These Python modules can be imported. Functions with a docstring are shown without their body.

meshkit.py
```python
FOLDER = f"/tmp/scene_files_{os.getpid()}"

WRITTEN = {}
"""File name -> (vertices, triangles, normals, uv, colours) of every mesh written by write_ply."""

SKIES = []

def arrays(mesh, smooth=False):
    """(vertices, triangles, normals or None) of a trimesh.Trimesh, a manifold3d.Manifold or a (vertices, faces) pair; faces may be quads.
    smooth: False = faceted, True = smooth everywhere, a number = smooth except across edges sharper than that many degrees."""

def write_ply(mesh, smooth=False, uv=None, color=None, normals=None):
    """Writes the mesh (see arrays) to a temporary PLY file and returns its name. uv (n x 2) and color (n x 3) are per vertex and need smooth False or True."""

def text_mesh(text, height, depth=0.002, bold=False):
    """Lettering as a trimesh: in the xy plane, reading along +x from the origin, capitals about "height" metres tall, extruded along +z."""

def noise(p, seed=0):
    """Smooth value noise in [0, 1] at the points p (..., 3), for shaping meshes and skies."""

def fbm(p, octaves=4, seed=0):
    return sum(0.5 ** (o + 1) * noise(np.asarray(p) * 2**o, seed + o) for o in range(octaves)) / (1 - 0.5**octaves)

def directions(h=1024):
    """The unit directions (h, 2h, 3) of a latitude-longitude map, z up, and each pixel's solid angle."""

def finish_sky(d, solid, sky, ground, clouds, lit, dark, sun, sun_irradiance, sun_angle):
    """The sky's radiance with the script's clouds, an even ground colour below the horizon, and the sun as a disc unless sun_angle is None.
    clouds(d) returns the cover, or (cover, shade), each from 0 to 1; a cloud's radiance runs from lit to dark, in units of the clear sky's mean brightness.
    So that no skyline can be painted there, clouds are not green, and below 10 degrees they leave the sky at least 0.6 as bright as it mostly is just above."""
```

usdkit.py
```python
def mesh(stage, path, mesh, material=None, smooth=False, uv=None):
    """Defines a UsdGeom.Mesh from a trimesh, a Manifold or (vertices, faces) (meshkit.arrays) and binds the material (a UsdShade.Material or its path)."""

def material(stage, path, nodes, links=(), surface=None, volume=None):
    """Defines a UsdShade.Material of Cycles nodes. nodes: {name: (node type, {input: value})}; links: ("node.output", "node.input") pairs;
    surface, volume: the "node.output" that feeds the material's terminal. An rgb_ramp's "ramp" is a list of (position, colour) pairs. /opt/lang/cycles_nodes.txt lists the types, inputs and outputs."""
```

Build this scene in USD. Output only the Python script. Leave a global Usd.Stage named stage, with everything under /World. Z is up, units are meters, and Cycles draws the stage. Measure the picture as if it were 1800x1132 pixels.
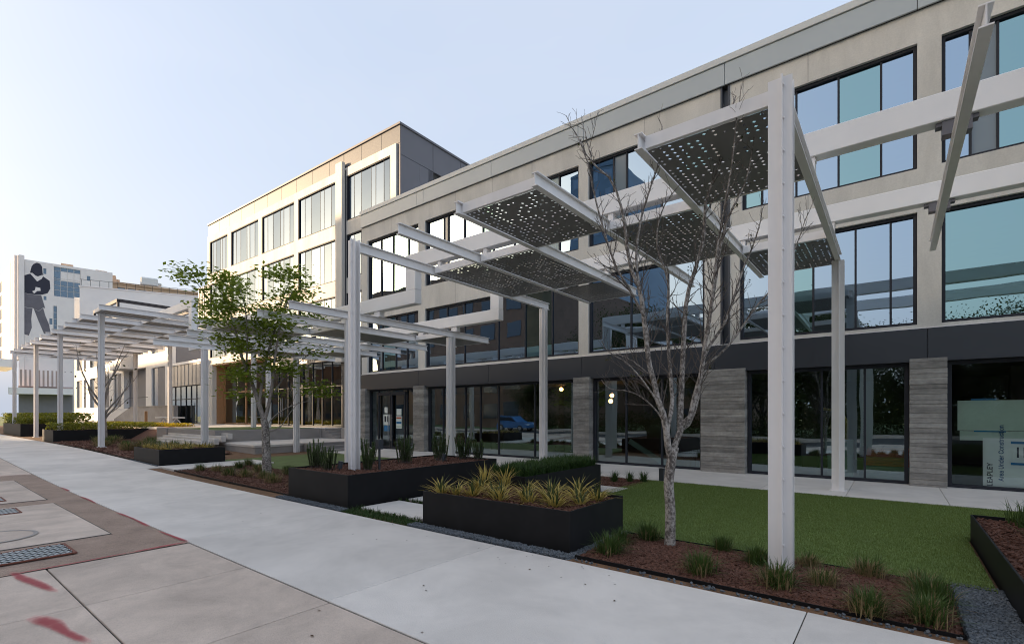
import math, random
import numpy as np, trimesh, usdkit, meshkit
from pxr import Usd, UsdGeom, UsdLux, UsdShade, Gf, Sdf, Vt

stage = Usd.Stage.CreateInMemory()
UsdGeom.SetStageUpAxis(stage, UsdGeom.Tokens.z)
UsdGeom.SetStageMetersPerUnit(stage, 1.0)
UsdGeom.Xform.Define(stage, '/World')
UsdGeom.Scope.Define(stage, '/World/Looks')
random.seed(7)
rng = np.random.default_rng(7)

# ------------------------------------------------------------------ camera, sky, sun, exposure
YAW = math.radians(38.0)                       # turned 38 degrees to the left of the facade's normal
SUN_AZ = math.atan2(-0.77, -0.638)              # towards the sun (atan2(x, y)), low behind the left end of the street
SUN_EL = math.radians(9.5)
cam = UsdGeom.Camera.Define(stage, '/World/camera')
c, s = math.cos(YAW), math.sin(YAW)
cam.AddTransformOp().Set(Gf.Matrix4d(c, s, 0, 0, 0, 0, 1, 0, s, -c, 0, 0, 0, 0, 1.65, 1))
cam.CreateHorizontalApertureAttr(36.0)
cam.CreateVerticalApertureAttr(36.0 * 643 / 1024)
cam.CreateFocalLengthAttr(36.0 * 858 / 1800)
cam.CreateVerticalApertureOffsetAttr(36.0 * 162.5 / 1800)
cam.CreateClippingRangeAttr(Gf.Vec2f(0.05, 5000))
cam.CreateExposureAttr(2.36)
SKY = 0.09
sky = UsdLux.DomeLight.Define(stage, '/World/sky')
skm = usdkit.material(stage, '/World/Looks/sky_air',       # clear air with an even veil of thin high haze
    {'t': ('sky_texture', {'sky_type': 'single_scattering', 'sun_disc': False, 'sun_elevation': SUN_EL, 'sun_rotation': SUN_AZ,
                           'altitude': 100.0, 'air_density': 1.0, 'aerosol_density': 9.0, 'ozone_density': 1.0}),
     'c': ('texture_coordinate', {}), 'm': ('mapping', {'scale': (1.5, 1.5, 5.0)}), 'n': ('noise_texture', {'scale': 1.6, 'detail': 5.0, 'distortion': .6}),
     'r': ('rgb_ramp', {'ramp': [(.3, (1.62, 1.84, 2.26)), (.75, (1.74, 1.92, 2.29))]}),
     'a': ('mix_color', {'blend_type': 'mix', 'fac': .70, 'use_clamp': False}),
     'b': ('background_shader', {'strength': SKY})},
    [('c.generated', 'm.vector'), ('m.vector', 'n.vector'), ('n.fac', 'r.fac'), ('t.color', 'a.a'), ('r.color', 'a.b'), ('a.result', 'b.color')], surface='b.background')
UsdShade.MaterialBindingAPI.Apply(sky.GetPrim()).Bind(skm)
sky.GetPrim().SetCustomDataByKey('kind', 'structure')
sun = UsdLux.DistantLight.Define(stage, '/World/sun')
sun.CreateIntensityAttr(0.55)
sun.CreateNormalizeAttr(True)
sun.CreateAngleAttr(0.6)
sun.CreateColorAttr(Gf.Vec3f(1.0, 0.73, 0.46))
to = np.array([math.sin(SUN_AZ) * math.cos(SUN_EL), math.cos(SUN_AZ) * math.cos(SUN_EL), math.sin(SUN_EL)])
zx = np.cross([0, 0, 1.0], to); zx /= np.linalg.norm(zx); yx = np.cross(to, zx)
sun.AddTransformOp().Set(Gf.Matrix4d(*zx, 0, *yx, 0, *to, 0, 0, 0, 50, 1))

# ------------------------------------------------------------------ naming and building helpers
_used = {}
def uniq(parent, name):
    k = parent + '/' + name
    n = _used.get(k, 0); _used[k] = n + 1
    return k if n == 0 else f'{k}_{n:03d}'

def tag(path, label=None, cat=None, group=None, kind=None):
    p = stage.GetPrimAtPath(path)
    for k, v in (('label', label), ('category', cat), ('group', group), ('kind', kind)):
        if v: p.SetCustomDataByKey(k, v)
    return path

def place(x, loc, rotz, scale):
    x.AddTranslateOp().Set(Gf.Vec3d(*map(float, loc)))
    x.AddRotateZOp().Set(float(rotz))
    x.AddScaleOp().Set(Gf.Vec3f(*((float(scale),) * 3)))

def thing(name, label, cat, loc=(0, 0, 0), rotz=0.0, group=None, scale=1.0, kind=None):
    path = uniq('/World', name)
    place(UsdGeom.Xform.Define(stage, path), loc, rotz, scale)
    return tag(path, label, cat, group, kind)

def copy_of(src, name, label, loc, rotz=0.0, scale=1.0, group=None):
    path = uniq('/World', name)
    x = UsdGeom.Xform.Define(stage, path)
    x.GetPrim().GetReferences().AddInternalReference(src)
    x.ClearXformOpOrder()
    x.GetPrim().CreateAttribute('xformOp:translate', Sdf.ValueTypeNames.Double3).Set(Gf.Vec3d(*map(float, loc)))
    x.GetPrim().CreateAttribute('xformOp:rotateZ', Sdf.ValueTypeNames.Float).Set(float(rotz))
    x.GetPrim().CreateAttribute('xformOp:scale', Sdf.ValueTypeNames.Float3).Set(Gf.Vec3f(*((float(scale),) * 3)))
    x.GetXformOpOrderAttr().Set(Vt.TokenArray(['xformOp:translate', 'xformOp:rotateZ', 'xformOp:scale']))
    x.GetPrim().SetInstanceable(True)
    return tag(path, label, None, group)

def part(parent, name, mb, mat, label=None, smooth=False):
    path = uniq(parent, name)
    v, f = mb.get() if isinstance(mb, MB) else mb
    usdkit.mesh(stage, path, (v, f), MATS[mat], smooth=smooth)
    if label: stage.GetPrimAtPath(path).SetCustomDataByKey('label', label)
    return path

def struct(name, mb, mat, smooth=False, kind='structure', label=None):
    path = part('/World', name, mb, mat, smooth=smooth)
    return tag(path, label, None, None, kind)

BOXF = np.array([[0, 2, 1], [1, 2, 3], [4, 5, 6], [5, 7, 6], [0, 1, 4], [1, 5, 4], [2, 6, 3], [3, 6, 7], [0, 4, 2], [2, 4, 6], [1, 3, 5], [3, 7, 5]])
_cb = []
for sx in (0, 1):
    for sy in (0, 1):
        for sz in (0, 1):
            for k in range(3): _cb.append((sx, sy, sz, k))
def _cpts(lo, hi, ch):
    out = []
    for sx, sy, sz, k in _cb:
        p = [lo[0] if sx == 0 else hi[0], lo[1] if sy == 0 else hi[1], lo[2] if sz == 0 else hi[2]]
        q = [p[0] + (ch if sx == 0 else -ch), p[1] + (ch if sy == 0 else -ch), p[2] + (ch if sz == 0 else -ch)]
        q[k] = p[k]; out.append(q)
    return np.array(out, float)
_h = trimesh.Trimesh(_cpts((0, 0, 0), (1, 1, 1), .2), np.array([[0, 1, 2]]), process=False).convex_hull
_map = [int(np.argmin(np.linalg.norm(_cpts((0, 0, 0), (1, 1, 1), .2) - v, axis=1))) for v in _h.vertices]
CF = np.array(_map)[_h.faces]

class MB:
    def __init__(self): self.v, self.f, self.n = [], [], 0
    def add(self, v, f):
        v = np.asarray(v, float); f = np.asarray(f, int)
        if f.shape[1] == 4: f = np.vstack([f[:, [0, 1, 2]], f[:, [0, 2, 3]]])
        self.v.append(v); self.f.append(f + self.n); self.n += len(v); return self
    def box(self, x0, x1, y0, y1, z0, z1, ch=0.0):
        lo, hi = (min(x0, x1), min(y0, y1), min(z0, z1)), (max(x0, x1), max(y0, y1), max(z0, z1))
        if ch > 0: return self.add(_cpts(lo, hi, ch), CF)
        v = [[(lo, hi)[i][0], (lo, hi)[j][1], (lo, hi)[k][2]] for k in (0, 1) for j in (0, 1) for i in (0, 1)]
        return self.add(v, BOXF)
    def bar(self, a, b, w, h):               # oriented bar from a to b, w across, h up
        a, b = np.array(a, float), np.array(b, float); d = (b - a) / np.linalg.norm(b - a)
        up = np.array([0, 0, 1.0]) if abs(d[2]) < .95 else np.array([0, 1.0, 0])
        r = np.cross(d, up); r /= np.linalg.norm(r); u = np.cross(r, d)
        v = [p + i * r * w / 2 + j * u * h / 2 for p in (a, b) for j in (-1, 1) for i in (-1, 1)]
        return self.add(v, BOXF)
    def quad(self, *p): return self.add(p, [[0, 1, 2, 3]])
    def tube(self, pts, rad, n=7, cap=True):
        pts = np.array(pts, float); m = len(pts); rad = np.broadcast_to(rad, m)
        tan = np.gradient(pts, axis=0); tan /= np.maximum(np.linalg.norm(tan, axis=1, keepdims=True), 1e-9)
        ref = np.array([1.0, 0.13, 0.05]) if abs(tan[:, 0]).mean() < .8 else np.array([0, 1.0, .1])
        a = np.cross(tan, ref); a /= np.linalg.norm(a, axis=1, keepdims=True); b = np.cross(tan, a)
        th = np.arange(n) * 2 * np.pi / n
        ring = pts[:, None] + rad[:, None, None] * (np.cos(th)[None, :, None] * a[:, None] + np.sin(th)[None, :, None] * b[:, None])
        v = ring.reshape(-1, 3); f = []
        for i in range(m - 1):
            for j in range(n):
                k = (j + 1) % n
                f += [[i * n + j, i * n + k, (i + 1) * n + k], [i * n + j, (i + 1) * n + k, (i + 1) * n + j]]
        if cap:
            for j in range(1, n - 1): f += [[0, j + 1, j], [(m - 1) * n, (m - 1) * n + j, (m - 1) * n + j + 1]]
        return self.add(v, f)
    def cyl(self, x, y, z0, z1, r, n=16): return self.tube([(x, y, z0), (x, y, z1)], r, n)
    def prism(self, poly, z0, z1):           # poly in xy, any simple polygon
        m = trimesh.creation.extrude_polygon(__import__('shapely').Polygon(poly), z1 - z0, engine='earcut')
        m.apply_translation([0, 0, z0]); return self.add(m.vertices, m.faces)
    def vprism(self, poly, y0, y1):          # poly in xz, thickness along y
        m = trimesh.creation.extrude_polygon(__import__('shapely').Polygon(poly), y1 - y0, engine='earcut')
        v = np.array(m.vertices); v = np.stack([v[:, 0], y1 - v[:, 2], v[:, 1]], 1); return self.add(v, m.faces)
    def get(self): return np.vstack(self.v), np.vstack(self.f)

def B(*a, ch=0.0): return MB().box(*a, ch=ch)

def blades(base, az, L, lean, w, droop=0.0):
    """Curved grass-like blades as one triangle strip each."""
    n = len(base); d = np.stack([np.cos(az), np.sin(az), 0 * az], 1); p = np.stack([-np.sin(az), np.cos(az), 0 * az], 1)
    L = np.broadcast_to(L, n)[:, None]; lean = np.broadcast_to(lean, n)[:, None]; w = np.broadcast_to(w, n)[:, None]; up = np.array([[0, 0, 1.0]])
    h = np.sqrt(np.maximum(1 - lean ** 2, .02))
    mid = base + d * L * .38 * lean + up * L * .62 * h
    tip = base + d * L * (lean + droop * .4) + up * L * (h - droop)
    v = np.stack([base - p * w / 2, base + p * w / 2, mid - p * w * .42, mid + p * w * .42, tip], 1).reshape(-1, 3)
    i = (np.arange(n) * 5)[:, None]
    f = np.concatenate([i + [[0, 1, 3]], i + [[0, 3, 2]], i + [[2, 3, 4]]], 0)
    return v, f

def leaves(cen, size, tilt=.6, rg=None):
    """Leaf-shaped quads, each with its own turn; tilt 0 = lying flat."""
    rg = rg or rng; n = len(cen); size = np.broadcast_to(size, n)[:, None]
    a = rg.uniform(0, 2 * np.pi, n); d = np.stack([np.cos(a), np.sin(a), rg.normal(0, tilt, n)], 1); d /= np.linalg.norm(d, axis=1, keepdims=True)
    nn = np.stack([rg.normal(0, tilt, n), rg.normal(0, tilt, n), np.ones(n)], 1); q = np.cross(nn, d); q /= np.linalg.norm(q, axis=1, keepdims=True)
    v = np.stack([cen - d * size * .5, cen + q * size * .3, cen + d * size * .55, cen - q * size * .3], 1).reshape(-1, 3)
    i = (np.arange(n) * 4)[:, None]
    return v, np.concatenate([i + [[0, 1, 2]], i + [[0, 2, 3]]], 0)

def chips(cen, size, rg, flat=.35):
    """Small tumbled boxes (bark chips, pebbles)."""
    n = len(cen); base = np.array([[x, y, z] for z in (-.5, .5) for y in (-.5, .5) for x in (-.5, .5)])
    sc = size * np.stack([rg.uniform(.5, 1.5, n), rg.uniform(.25, .6, n), rg.uniform(.12, .3, n)], 1) if flat < .9 else size * rg.uniform(.6, 1.2, (n, 3))
    R = trimesh.transformations
    a = rg.uniform(0, 2 * np.pi, n); b = rg.normal(0, flat, n); g = rg.normal(0, flat, n)
    ca, sa, cb, sb, cg, sg = np.cos(a), np.sin(a), np.cos(b), np.sin(b), np.cos(g), np.sin(g)
    Rm = np.stack([np.stack([ca * cb, ca * sb * sg - sa * cg, ca * sb * cg + sa * sg], 1), np.stack([sa * cb, sa * sb * sg + ca * cg, sa * sb * cg - ca * sg], 1), np.stack([-sb, cb * sg, cb * cg], 1)], 1)
    v = (np.einsum('nij,nkj->nki', Rm, base[None] * sc[:, None]) + cen[:, None]).reshape(-1, 3)
    return v, (BOXF[None] + (np.arange(n) * 8)[:, None, None]).reshape(-1, 3)

# ------------------------------------------------------------------ materials
MATS = {}
def M(name, col, rough=.6, var=.12, scale=4.0, stretch=(1, 1, 1), bump=0.0, bscale=60.0, metal=0.0, spec=.5, tint=None, detail=5.0, fine=0.0, bstretch=None, objrand=0.0, coat=0.0, island=0.0, stain=0.0, sscale=.5, sstretch=(1, 1, 1)):
    lo = [max(0, x * (1 - var)) for x in col]; hi = [x * (1 + var) for x in (tint or col)]
    nodes = {'g': ('geometry', {}), 'm': ('mapping', {'scale': stretch}), 'n': ('noise_texture', {'scale': scale, 'detail': detail, 'roughness': .6}),
             'r': ('rgb_ramp', {'ramp': [(.25, lo), (.75, hi)]}),
             'p': ('principled_bsdf', {'roughness': rough, 'metallic': metal, 'specular_ior_level': spec, 'coat_weight': coat})}
    L = [('g.position', 'm.vector'), ('m.vector', 'n.vector'), ('n.fac', 'r.fac')]
    src = 'r.color'
    if fine:
        nodes['n2'] = ('noise_texture', {'scale': bscale * 1.3, 'detail': 3.0}); L.append(('g.position', 'n2.vector'))
        nodes['fr'] = ('map_range', {'from_min': .3, 'from_max': .7, 'to_min': 1 - fine, 'to_max': 1 + fine}); L.append(('n2.fac', 'fr.value'))
        nodes['fh'] = ('hsv', {}); L += [('fr.result', 'fh.value'), (src, 'fh.color')]; src = 'fh.color'
    if stain:
        nodes['sm'] = ('mapping', {'scale': sstretch}); nodes['sn'] = ('noise_texture', {'scale': sscale, 'detail': 9.0, 'roughness': .68, 'distortion': .4})
        nodes['sr'] = ('map_range', {'from_min': .36, 'from_max': .60, 'to_min': 1 - stain, 'to_max': 1.0, 'clamp': True}); nodes['sh'] = ('hsv', {})
        L += [('g.position', 'sm.vector'), ('sm.vector', 'sn.vector'), ('sn.fac', 'sr.value'), ('sr.result', 'sh.value'), (src, 'sh.color')]; src = 'sh.color'
    if objrand or island:
        nodes['o'] = ('object_info', {}) if objrand else ('geometry', {})
        k = objrand or island
        nodes['or'] = ('map_range', {'from_min': 0.0, 'from_max': 1.0, 'to_min': 1 - k, 'to_max': 1 + k}); L.append(('o.random' if objrand else 'o.random_per_island', 'or.value'))
        nodes['oh'] = ('hsv', {}); L += [('or.result', 'oh.value'), (src, 'oh.color')]; src = 'oh.color'
    L.append((src, 'p.base_color'))
    if bump:
        nodes['bm'] = ('mapping', {'scale': bstretch or stretch}); nodes['bn'] = ('noise_texture', {'scale': bscale, 'detail': 4.0}); nodes['b'] = ('bump', {'strength': bump, 'distance': .01})
        L += [('g.position', 'bm.vector'), ('bm.vector', 'bn.vector'), ('bn.fac', 'b.height'), ('b.normal', 'p.normal')]
    MATS[name] = usdkit.material(stage, '/World/Looks/' + name, nodes, L, surface='p.BSDF')

def G(name, tint, refl, add, rough=0.0, wave=.012):
    """A window pane: see-through tinted glass under a reflecting coat."""
    MATS[name] = usdkit.material(stage, '/World/Looks/' + name,
        {'g': ('geometry', {}), 'n': ('noise_texture', {'scale': .9, 'detail': 1.0}), 'b': ('bump', {'strength': wave, 'distance': .3}),
         'f': ('fresnel', {'IOR': 1.5}), 'a': ('math', {'math_type': 'add', 'value2': add, 'use_clamp': True}),
         't': ('transparent_bsdf', {'color': tint}), 'r': ('glossy_bsdf', {'color': refl, 'roughness': rough}), 'x': ('mix_closure', {})},
        [('g.position', 'n.vector'), ('n.fac', 'b.height'), ('b.normal', 'r.normal'), ('f.fac', 'a.value1'), ('a.value', 'x.fac'), ('t.BSDF', 'x.closure1'), ('r.BSDF', 'x.closure2')], surface='x.closure')

def LEAF(name, col, trans=.35, var=.35, rough=.5, col2=None):
    c2 = col2 or [x * (1 + var) for x in col]; c1 = [x * (1 - var) for x in col]
    MATS[name] = usdkit.material(stage, '/World/Looks/' + name,
        {'g': ('geometry', {}), 'r': ('rgb_ramp', {'ramp': [(0, c1), (1, c2)]}), 'p': ('principled_bsdf', {'roughness': rough, 'specular_ior_level': .3}),
         't': ('translucent_bsdf', {}), 'x': ('mix_closure', {'fac': trans})},
        [('g.random_per_island', 'r.fac'), ('r.color', 'p.base_color'), ('r.color', 't.color'), ('p.BSDF', 'x.closure1'), ('t.BSDF', 'x.closure2')], surface='x.closure')

def EMIT(name, col, k):
    MATS[name] = usdkit.material(stage, '/World/Looks/' + name, {'e': ('emission', {'color': col, 'strength': k})}, [], surface='e.emission')

M('wall_concrete', (.64, .615, .56), .85, .08, .9, (1, 1, .35), bump=.25, bscale=25, fine=.05, stain=.16, sscale=1.1, sstretch=(1, 1, .25))
M('white_steel', (.84, .81, .79), .45, .03, 1.2, spec=.4, stain=.09, sscale=1.6, sstretch=(1, 1, .12))
M('box_beam_paint', (.84, .82, .80), .5, .05, .8, (1, 1, 1), fine=.015)
M('parapet_metal', (.44, .48, .49), .38, .04, .5, spec=.5)
M('coping_metal', (.60, .61, .59), .45, .05, .5)
M('band_metal', (.040, .045, .055), .38, .10, .5, spec=.5)
M('dark_frame', (.030, .032, .040), .62, .1, 3, spec=.25)
M('board_concrete', (.255, .24, .22), .8, .32, 1.6, (1, 1, 3.2), bump=.9, bscale=9, objrand=.22, fine=.12, tint=(.31, .295, .27))
M('planter_steel', (.009, .009, .010), .55, .35, 3, bump=.12, bscale=6, spec=.22, fine=.1)
M('perforated_metal', (.19, .18, .17), .38, .08, 2, spec=.5)
M('new_concrete', (.66, .615, .565), .85, .07, .6, bump=.3, bscale=80, fine=.05, tint=(.69, .645, .595), objrand=.05, stain=.16, sscale=.8)
M('old_concrete', (.60, .495, .415), .88, .12, .8, bump=.5, bscale=90, fine=.10, objrand=.07, stain=.25, sscale=1.3)
M('aggregate', (.31, .225, .175), .9, .25, 2.0, bump=1.0, bscale=70, fine=.38)
M('grey_concrete', (.31, .285, .265), .85, .22, .7, (1, 1, 1.6), bump=.35, bscale=40, fine=.08, objrand=.05)
M('joint_dirt', (.06, .055, .05), .95, .3, 6)
M('soil', (.16, .085, .042), .95, .4, 5, bump=.8, bscale=60, fine=.3)
M('mulch_base', (.12, .054, .036), .95, .4, 12, bump=1.0, bscale=70, fine=.4)
M('mulch_chip', (.27, .112, .068), .85, .3, 20, island=.6)
M('gravel_stone', (.24, .27, .30), .8, .4, 20, island=.55)
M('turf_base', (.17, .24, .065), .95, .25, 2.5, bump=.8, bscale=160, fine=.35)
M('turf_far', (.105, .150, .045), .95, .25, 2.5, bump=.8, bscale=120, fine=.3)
LEAF('turf_blade', (.24, .33, .085), .25, .35)
M('asphalt', (.055, .055, .057), .55, .2, 2, bump=.5, bscale=90, fine=.15)
M('grass_ground', (.09, .13, .04), .95, .4, .8, bump=.6, bscale=30, fine=.3)
M('bark_pale', (.27, .235, .205), .85, .45, 16, (1, 1, .5), bump=.7, bscale=40, fine=.3)
M('bark_dark', (.10, .082, .07), .85, .35, 16, (1, 1, .5), bump=.7, bscale=40)
LEAF('spring_leaf', (.30, .40, .045), .5, .4)
LEAF('dark_leaf', (.11, .15, .03), .4, .6)
LEAF('olive_leaf', (.10, .11, .025), .35, .5)
LEAF('rosemary', (.15, .235, .075), .2, .4)
LEAF('yucca_blade', (.64, .50, .14), .3, .25, col2=(.80, .68, .28))
LEAF('yucca_green', (.09, .115, .035), .25, .3)
LEAF('grass_blade', (.13, .21, .05), .3, .45)
LEAF('liriope', (.075, .145, .035), .25, .4)
LEAF('straw_blade', (.52, .38, .20), .3, .35)
LEAF('sunny_hedge', (.24, .27, .03), .4, .35)
LEAF('yellow_cover', (.55, .42, .02), .3, .2)
LEAF('dry_grass', (.16, .14, .09), .3, .4)
G('glass_clear', (.30, .38, .40), (.56, .72, .88), .56)
G('glass_teal', (.20, .34, .34), (.42, .66, .69), .56)
G('glass_shop', (.90, .95, .93), (.74, .92, .98), .32)
G('glass_poster', (.97, .985, .97), (.74, .92, .98), .07)
G('glass_lobby', (.50, .58, .56), (.85, .94, .95), .16)
G('glass_mid', (.08, .10, .12), (.34, .43, .57), .46)
G('glass_mid_dark', (.10, .12, .14), (.24, .31, .42), .46)
G('glass_far', (.20, .28, .34), (.70, .86, 1.0), .45)
M('panel_pale', (.40, .44, .48), .15, .05, 1, spec=.8)
M('panel_glass', (.16, .20, .225), .12, .05, 1, spec=.8)
M('panel_frost', (.33, .42, .42), .25, .05, 1, spec=.6)
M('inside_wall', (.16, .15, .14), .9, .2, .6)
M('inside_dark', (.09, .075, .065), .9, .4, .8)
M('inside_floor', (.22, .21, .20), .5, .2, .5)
M('steel_bright', (.55, .55, .55), .3, .05, 3, metal=.9)
M('cream_metal', (.085, .088, .10), .5, .06, .4)
M('side_metal', (.125, .118, .128), .5, .06, .4)
M('lobby_perf', (.38, .36, .34), .4, .06, 2, metal=.3)
M('wood_warm', (.36, .19, .085), .5, .2, 3, (1, 8, 8))
M('white_stucco', (.78, .76, .73), .85, .05, .6)
M('grey_stucco', (.20, .20, .215), .8, .08, 1)
M('mural_wall', (.80, .74, .71), .8, .05, .5)
M('mural_ink', (.032, .032, .05), .8, .2, .3)
M('mural_fade', (.15, .14, .16), .8, .3, .3)
M('pink_stone', (.40, .31, .28), .8, .12, .7)
M('tan_stone', (.52, .36, .24), .8, .1, .5)
M('far_window', (.12, .19, .27), .15, .15, .3, spec=.8)
M('dark_window', (.02, .03, .04), .1, .2, .5, spec=.8)
M('brown_brick', (.16, .095, .062), .85, .25, .4, fine=.1)
M('tower_blue', (.06, .12, .18), .25, .2, .2, spec=.8)
M('car_blue', (.05, .16, .36), .25, .05, 1, coat=.8)
M('rubber', (.02, .02, .02), .8, .1, 5)
M('rust', (.16, .05, .03), .8, .3, 8)
M('lamp_body', (.03, .034, .04), .5, .1, 5)
M('paper', (.80, .86, .82), .8, .04, 3)
M('paper_green', (.55, .68, .58), .7, .06, 2)
M('blue_tape', (.03, .20, .42), .6, .1, 5)
M('ink', (.02, .03, .05), .7, .1, 5)
M('ink_blue', (.02, .10, .25), .7, .1, 5)
M('orange_board', (.50, .10, .03), .7, .15, 2)
M('teal_board', (.23, .36, .31), .7, .1, 2)
M('carton', (.28, .20, .11), .8, .1, 3)
M('dead_leaf', (.14, .075, .035), .8, .3, 9, island=.5)
EMIT('bulb', (1.0, .50, .14), 2.6)
MATS['red_spray'] = usdkit.material(stage, '/World/Looks/red_spray',
    {'g': ('geometry', {}), 'n': ('noise_texture', {'scale': 9.0, 'detail': 6.0, 'roughness': .75}), 'u': ('attribute', {'attribute': 'st'}), 'sx': ('separate_xyz', {}),
     'a': ('math', {'math_type': 'add'}), 'm': ('map_range', {'from_min': .68, 'from_max': 1.4, 'to_min': 0.0, 'to_max': .75, 'clamp': True}),
     't': ('transparent_bsdf', {}), 'p': ('principled_bsdf', {'base_color': (.36, .045, .06), 'roughness': .85}), 'x': ('mix_closure', {})},
    [('g.position', 'n.vector'), ('u.vector', 'sx.vector'), ('sx.x', 'a.value1'), ('n.fac', 'a.value2'), ('a.value', 'm.value'), ('m.result', 'x.fac'), ('t.BSDF', 'x.closure1'), ('p.BSDF', 'x.closure2')], surface='x.closure')

# ------------------------------------------------------------------ ground, street, pavements
def gz(x):                                     # the pavement rises gently towards the left end
    t = min(max((-12 - x) / 18, 0), 1); return .2 * t * t * (3 - 2 * t)
def sheet(x0, x1, y0, y1, dz, step=2.0):       # sheet that follows the rise
    xs = np.linspace(x0, x1, max(2, int(abs(x1 - x0) / step) + 1)); v = []
    for x in xs: v += [(x, y0, gz(x) + dz), (x, y1, gz(x) + dz)]
    i = (np.arange(len(xs) - 1) * 2)[:, None]
    return MB().add(v, np.concatenate([i + [[0, 2, 3]], i + [[0, 3, 1]]]))
def slab(x0, x1, y0, y1, top=0.0, th=.08, ch=.004):
    m = B(x0, x1, y0, y1, -th, top, ch=ch)
    m.v[0][:, 2] += np.array([gz(x) for x in m.v[0][:, 0]]); return m

struct('ground', B(-700, 700, -700, 700, -1.0, -.30), 'grass_ground')
struct('road', B(-260, 200, -13, -2.2, -.296, -.16), 'asphalt')
for y in (-4.9, -10.3):
    pass
lane = MB()
for k in range(-30, 20): lane.box(k * 6.0, k * 6.0 + 2.6, -7.66, -7.54, -.158, -.154)
struct('road_marking', lane, 'white_stucco')
for k in range(-14, 9): struct('kerb', B(k * 6.0 + .01, k * 6.0 + 5.99, -2.2, -2.05, -.29, .01 + gz(k * 6.0), ch=.015), 'old_concrete')
struct('far_pavement', B(-260, 200, -15.5, -13, -.296, .0), 'old_concrete')
struct('far_verge', B(-260, 200, -60, -15.5, -.296, -.02), 'grass_ground')
struct('soil_bed', sheet(-95, 9, -2.05, 60, -.06), 'soil')

sw = tag(uniq('/World', 'sidewalk'), None) if False else thing('sidewalk', None, None, kind='structure')
xs = [10.0] + [-.57 - 3.39 * k for k in range(0, 27)]
for a, b in zip(xs[1:], xs[:-1]):
    y1 = 4.74 if a > -17.6 else 5.12
    part(sw, 'concrete_slab', slab(a + .005, b - .005, 2.41, y1), 'new_concrete')
part(sw, 'joint', sheet(-92, 10, 2.40, 4.75, -.012), 'joint_dirt')

ap = thing('old_pavement', None, None, kind='structure')
cx_ = [-7.155, -5.53, -3.91, -2.29, -.67, .95, 2.57, 4.2, 5.8]
cy_ = [-2.05, -.5, 1.05, 2.40]
for i in range(8):
    for j in range(3): part(ap, 'paving_slab', slab(cx_[i] + .008, cx_[i + 1] - .008, cy_[j] + .009, cy_[j + 1] - .006, -.004), 'old_concrete')
for a in np.arange(-18.25, -60, -1.9):
    for j in range(3): part(ap, 'paving_slab', slab(a - 1.9 + .008, a - .008, cy_[j] + .009, cy_[j + 1] - .006, -.004), 'old_concrete')
part(ap, 'joint', sheet(-60, 6, -2.05, 2.40, -.02), 'joint_dirt')
part(ap, 'aggregate_band', sheet(-18.24, -7.17, -2.05, 2.40, -.003, .5), 'aggregate')
for a, b in ((-10.54, -8.54), (-12.3, -10.56), (-14.9, -12.95), (-16.9, -14.92)):
    part(ap, 'pad_joint', slab(a - .02, b + .02, -1.6, 1.92, .004), 'joint_dirt')
    part(ap, 'utility_pad', slab(a, b, -1.6, 1.9, .010), 'old_concrete')
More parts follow.
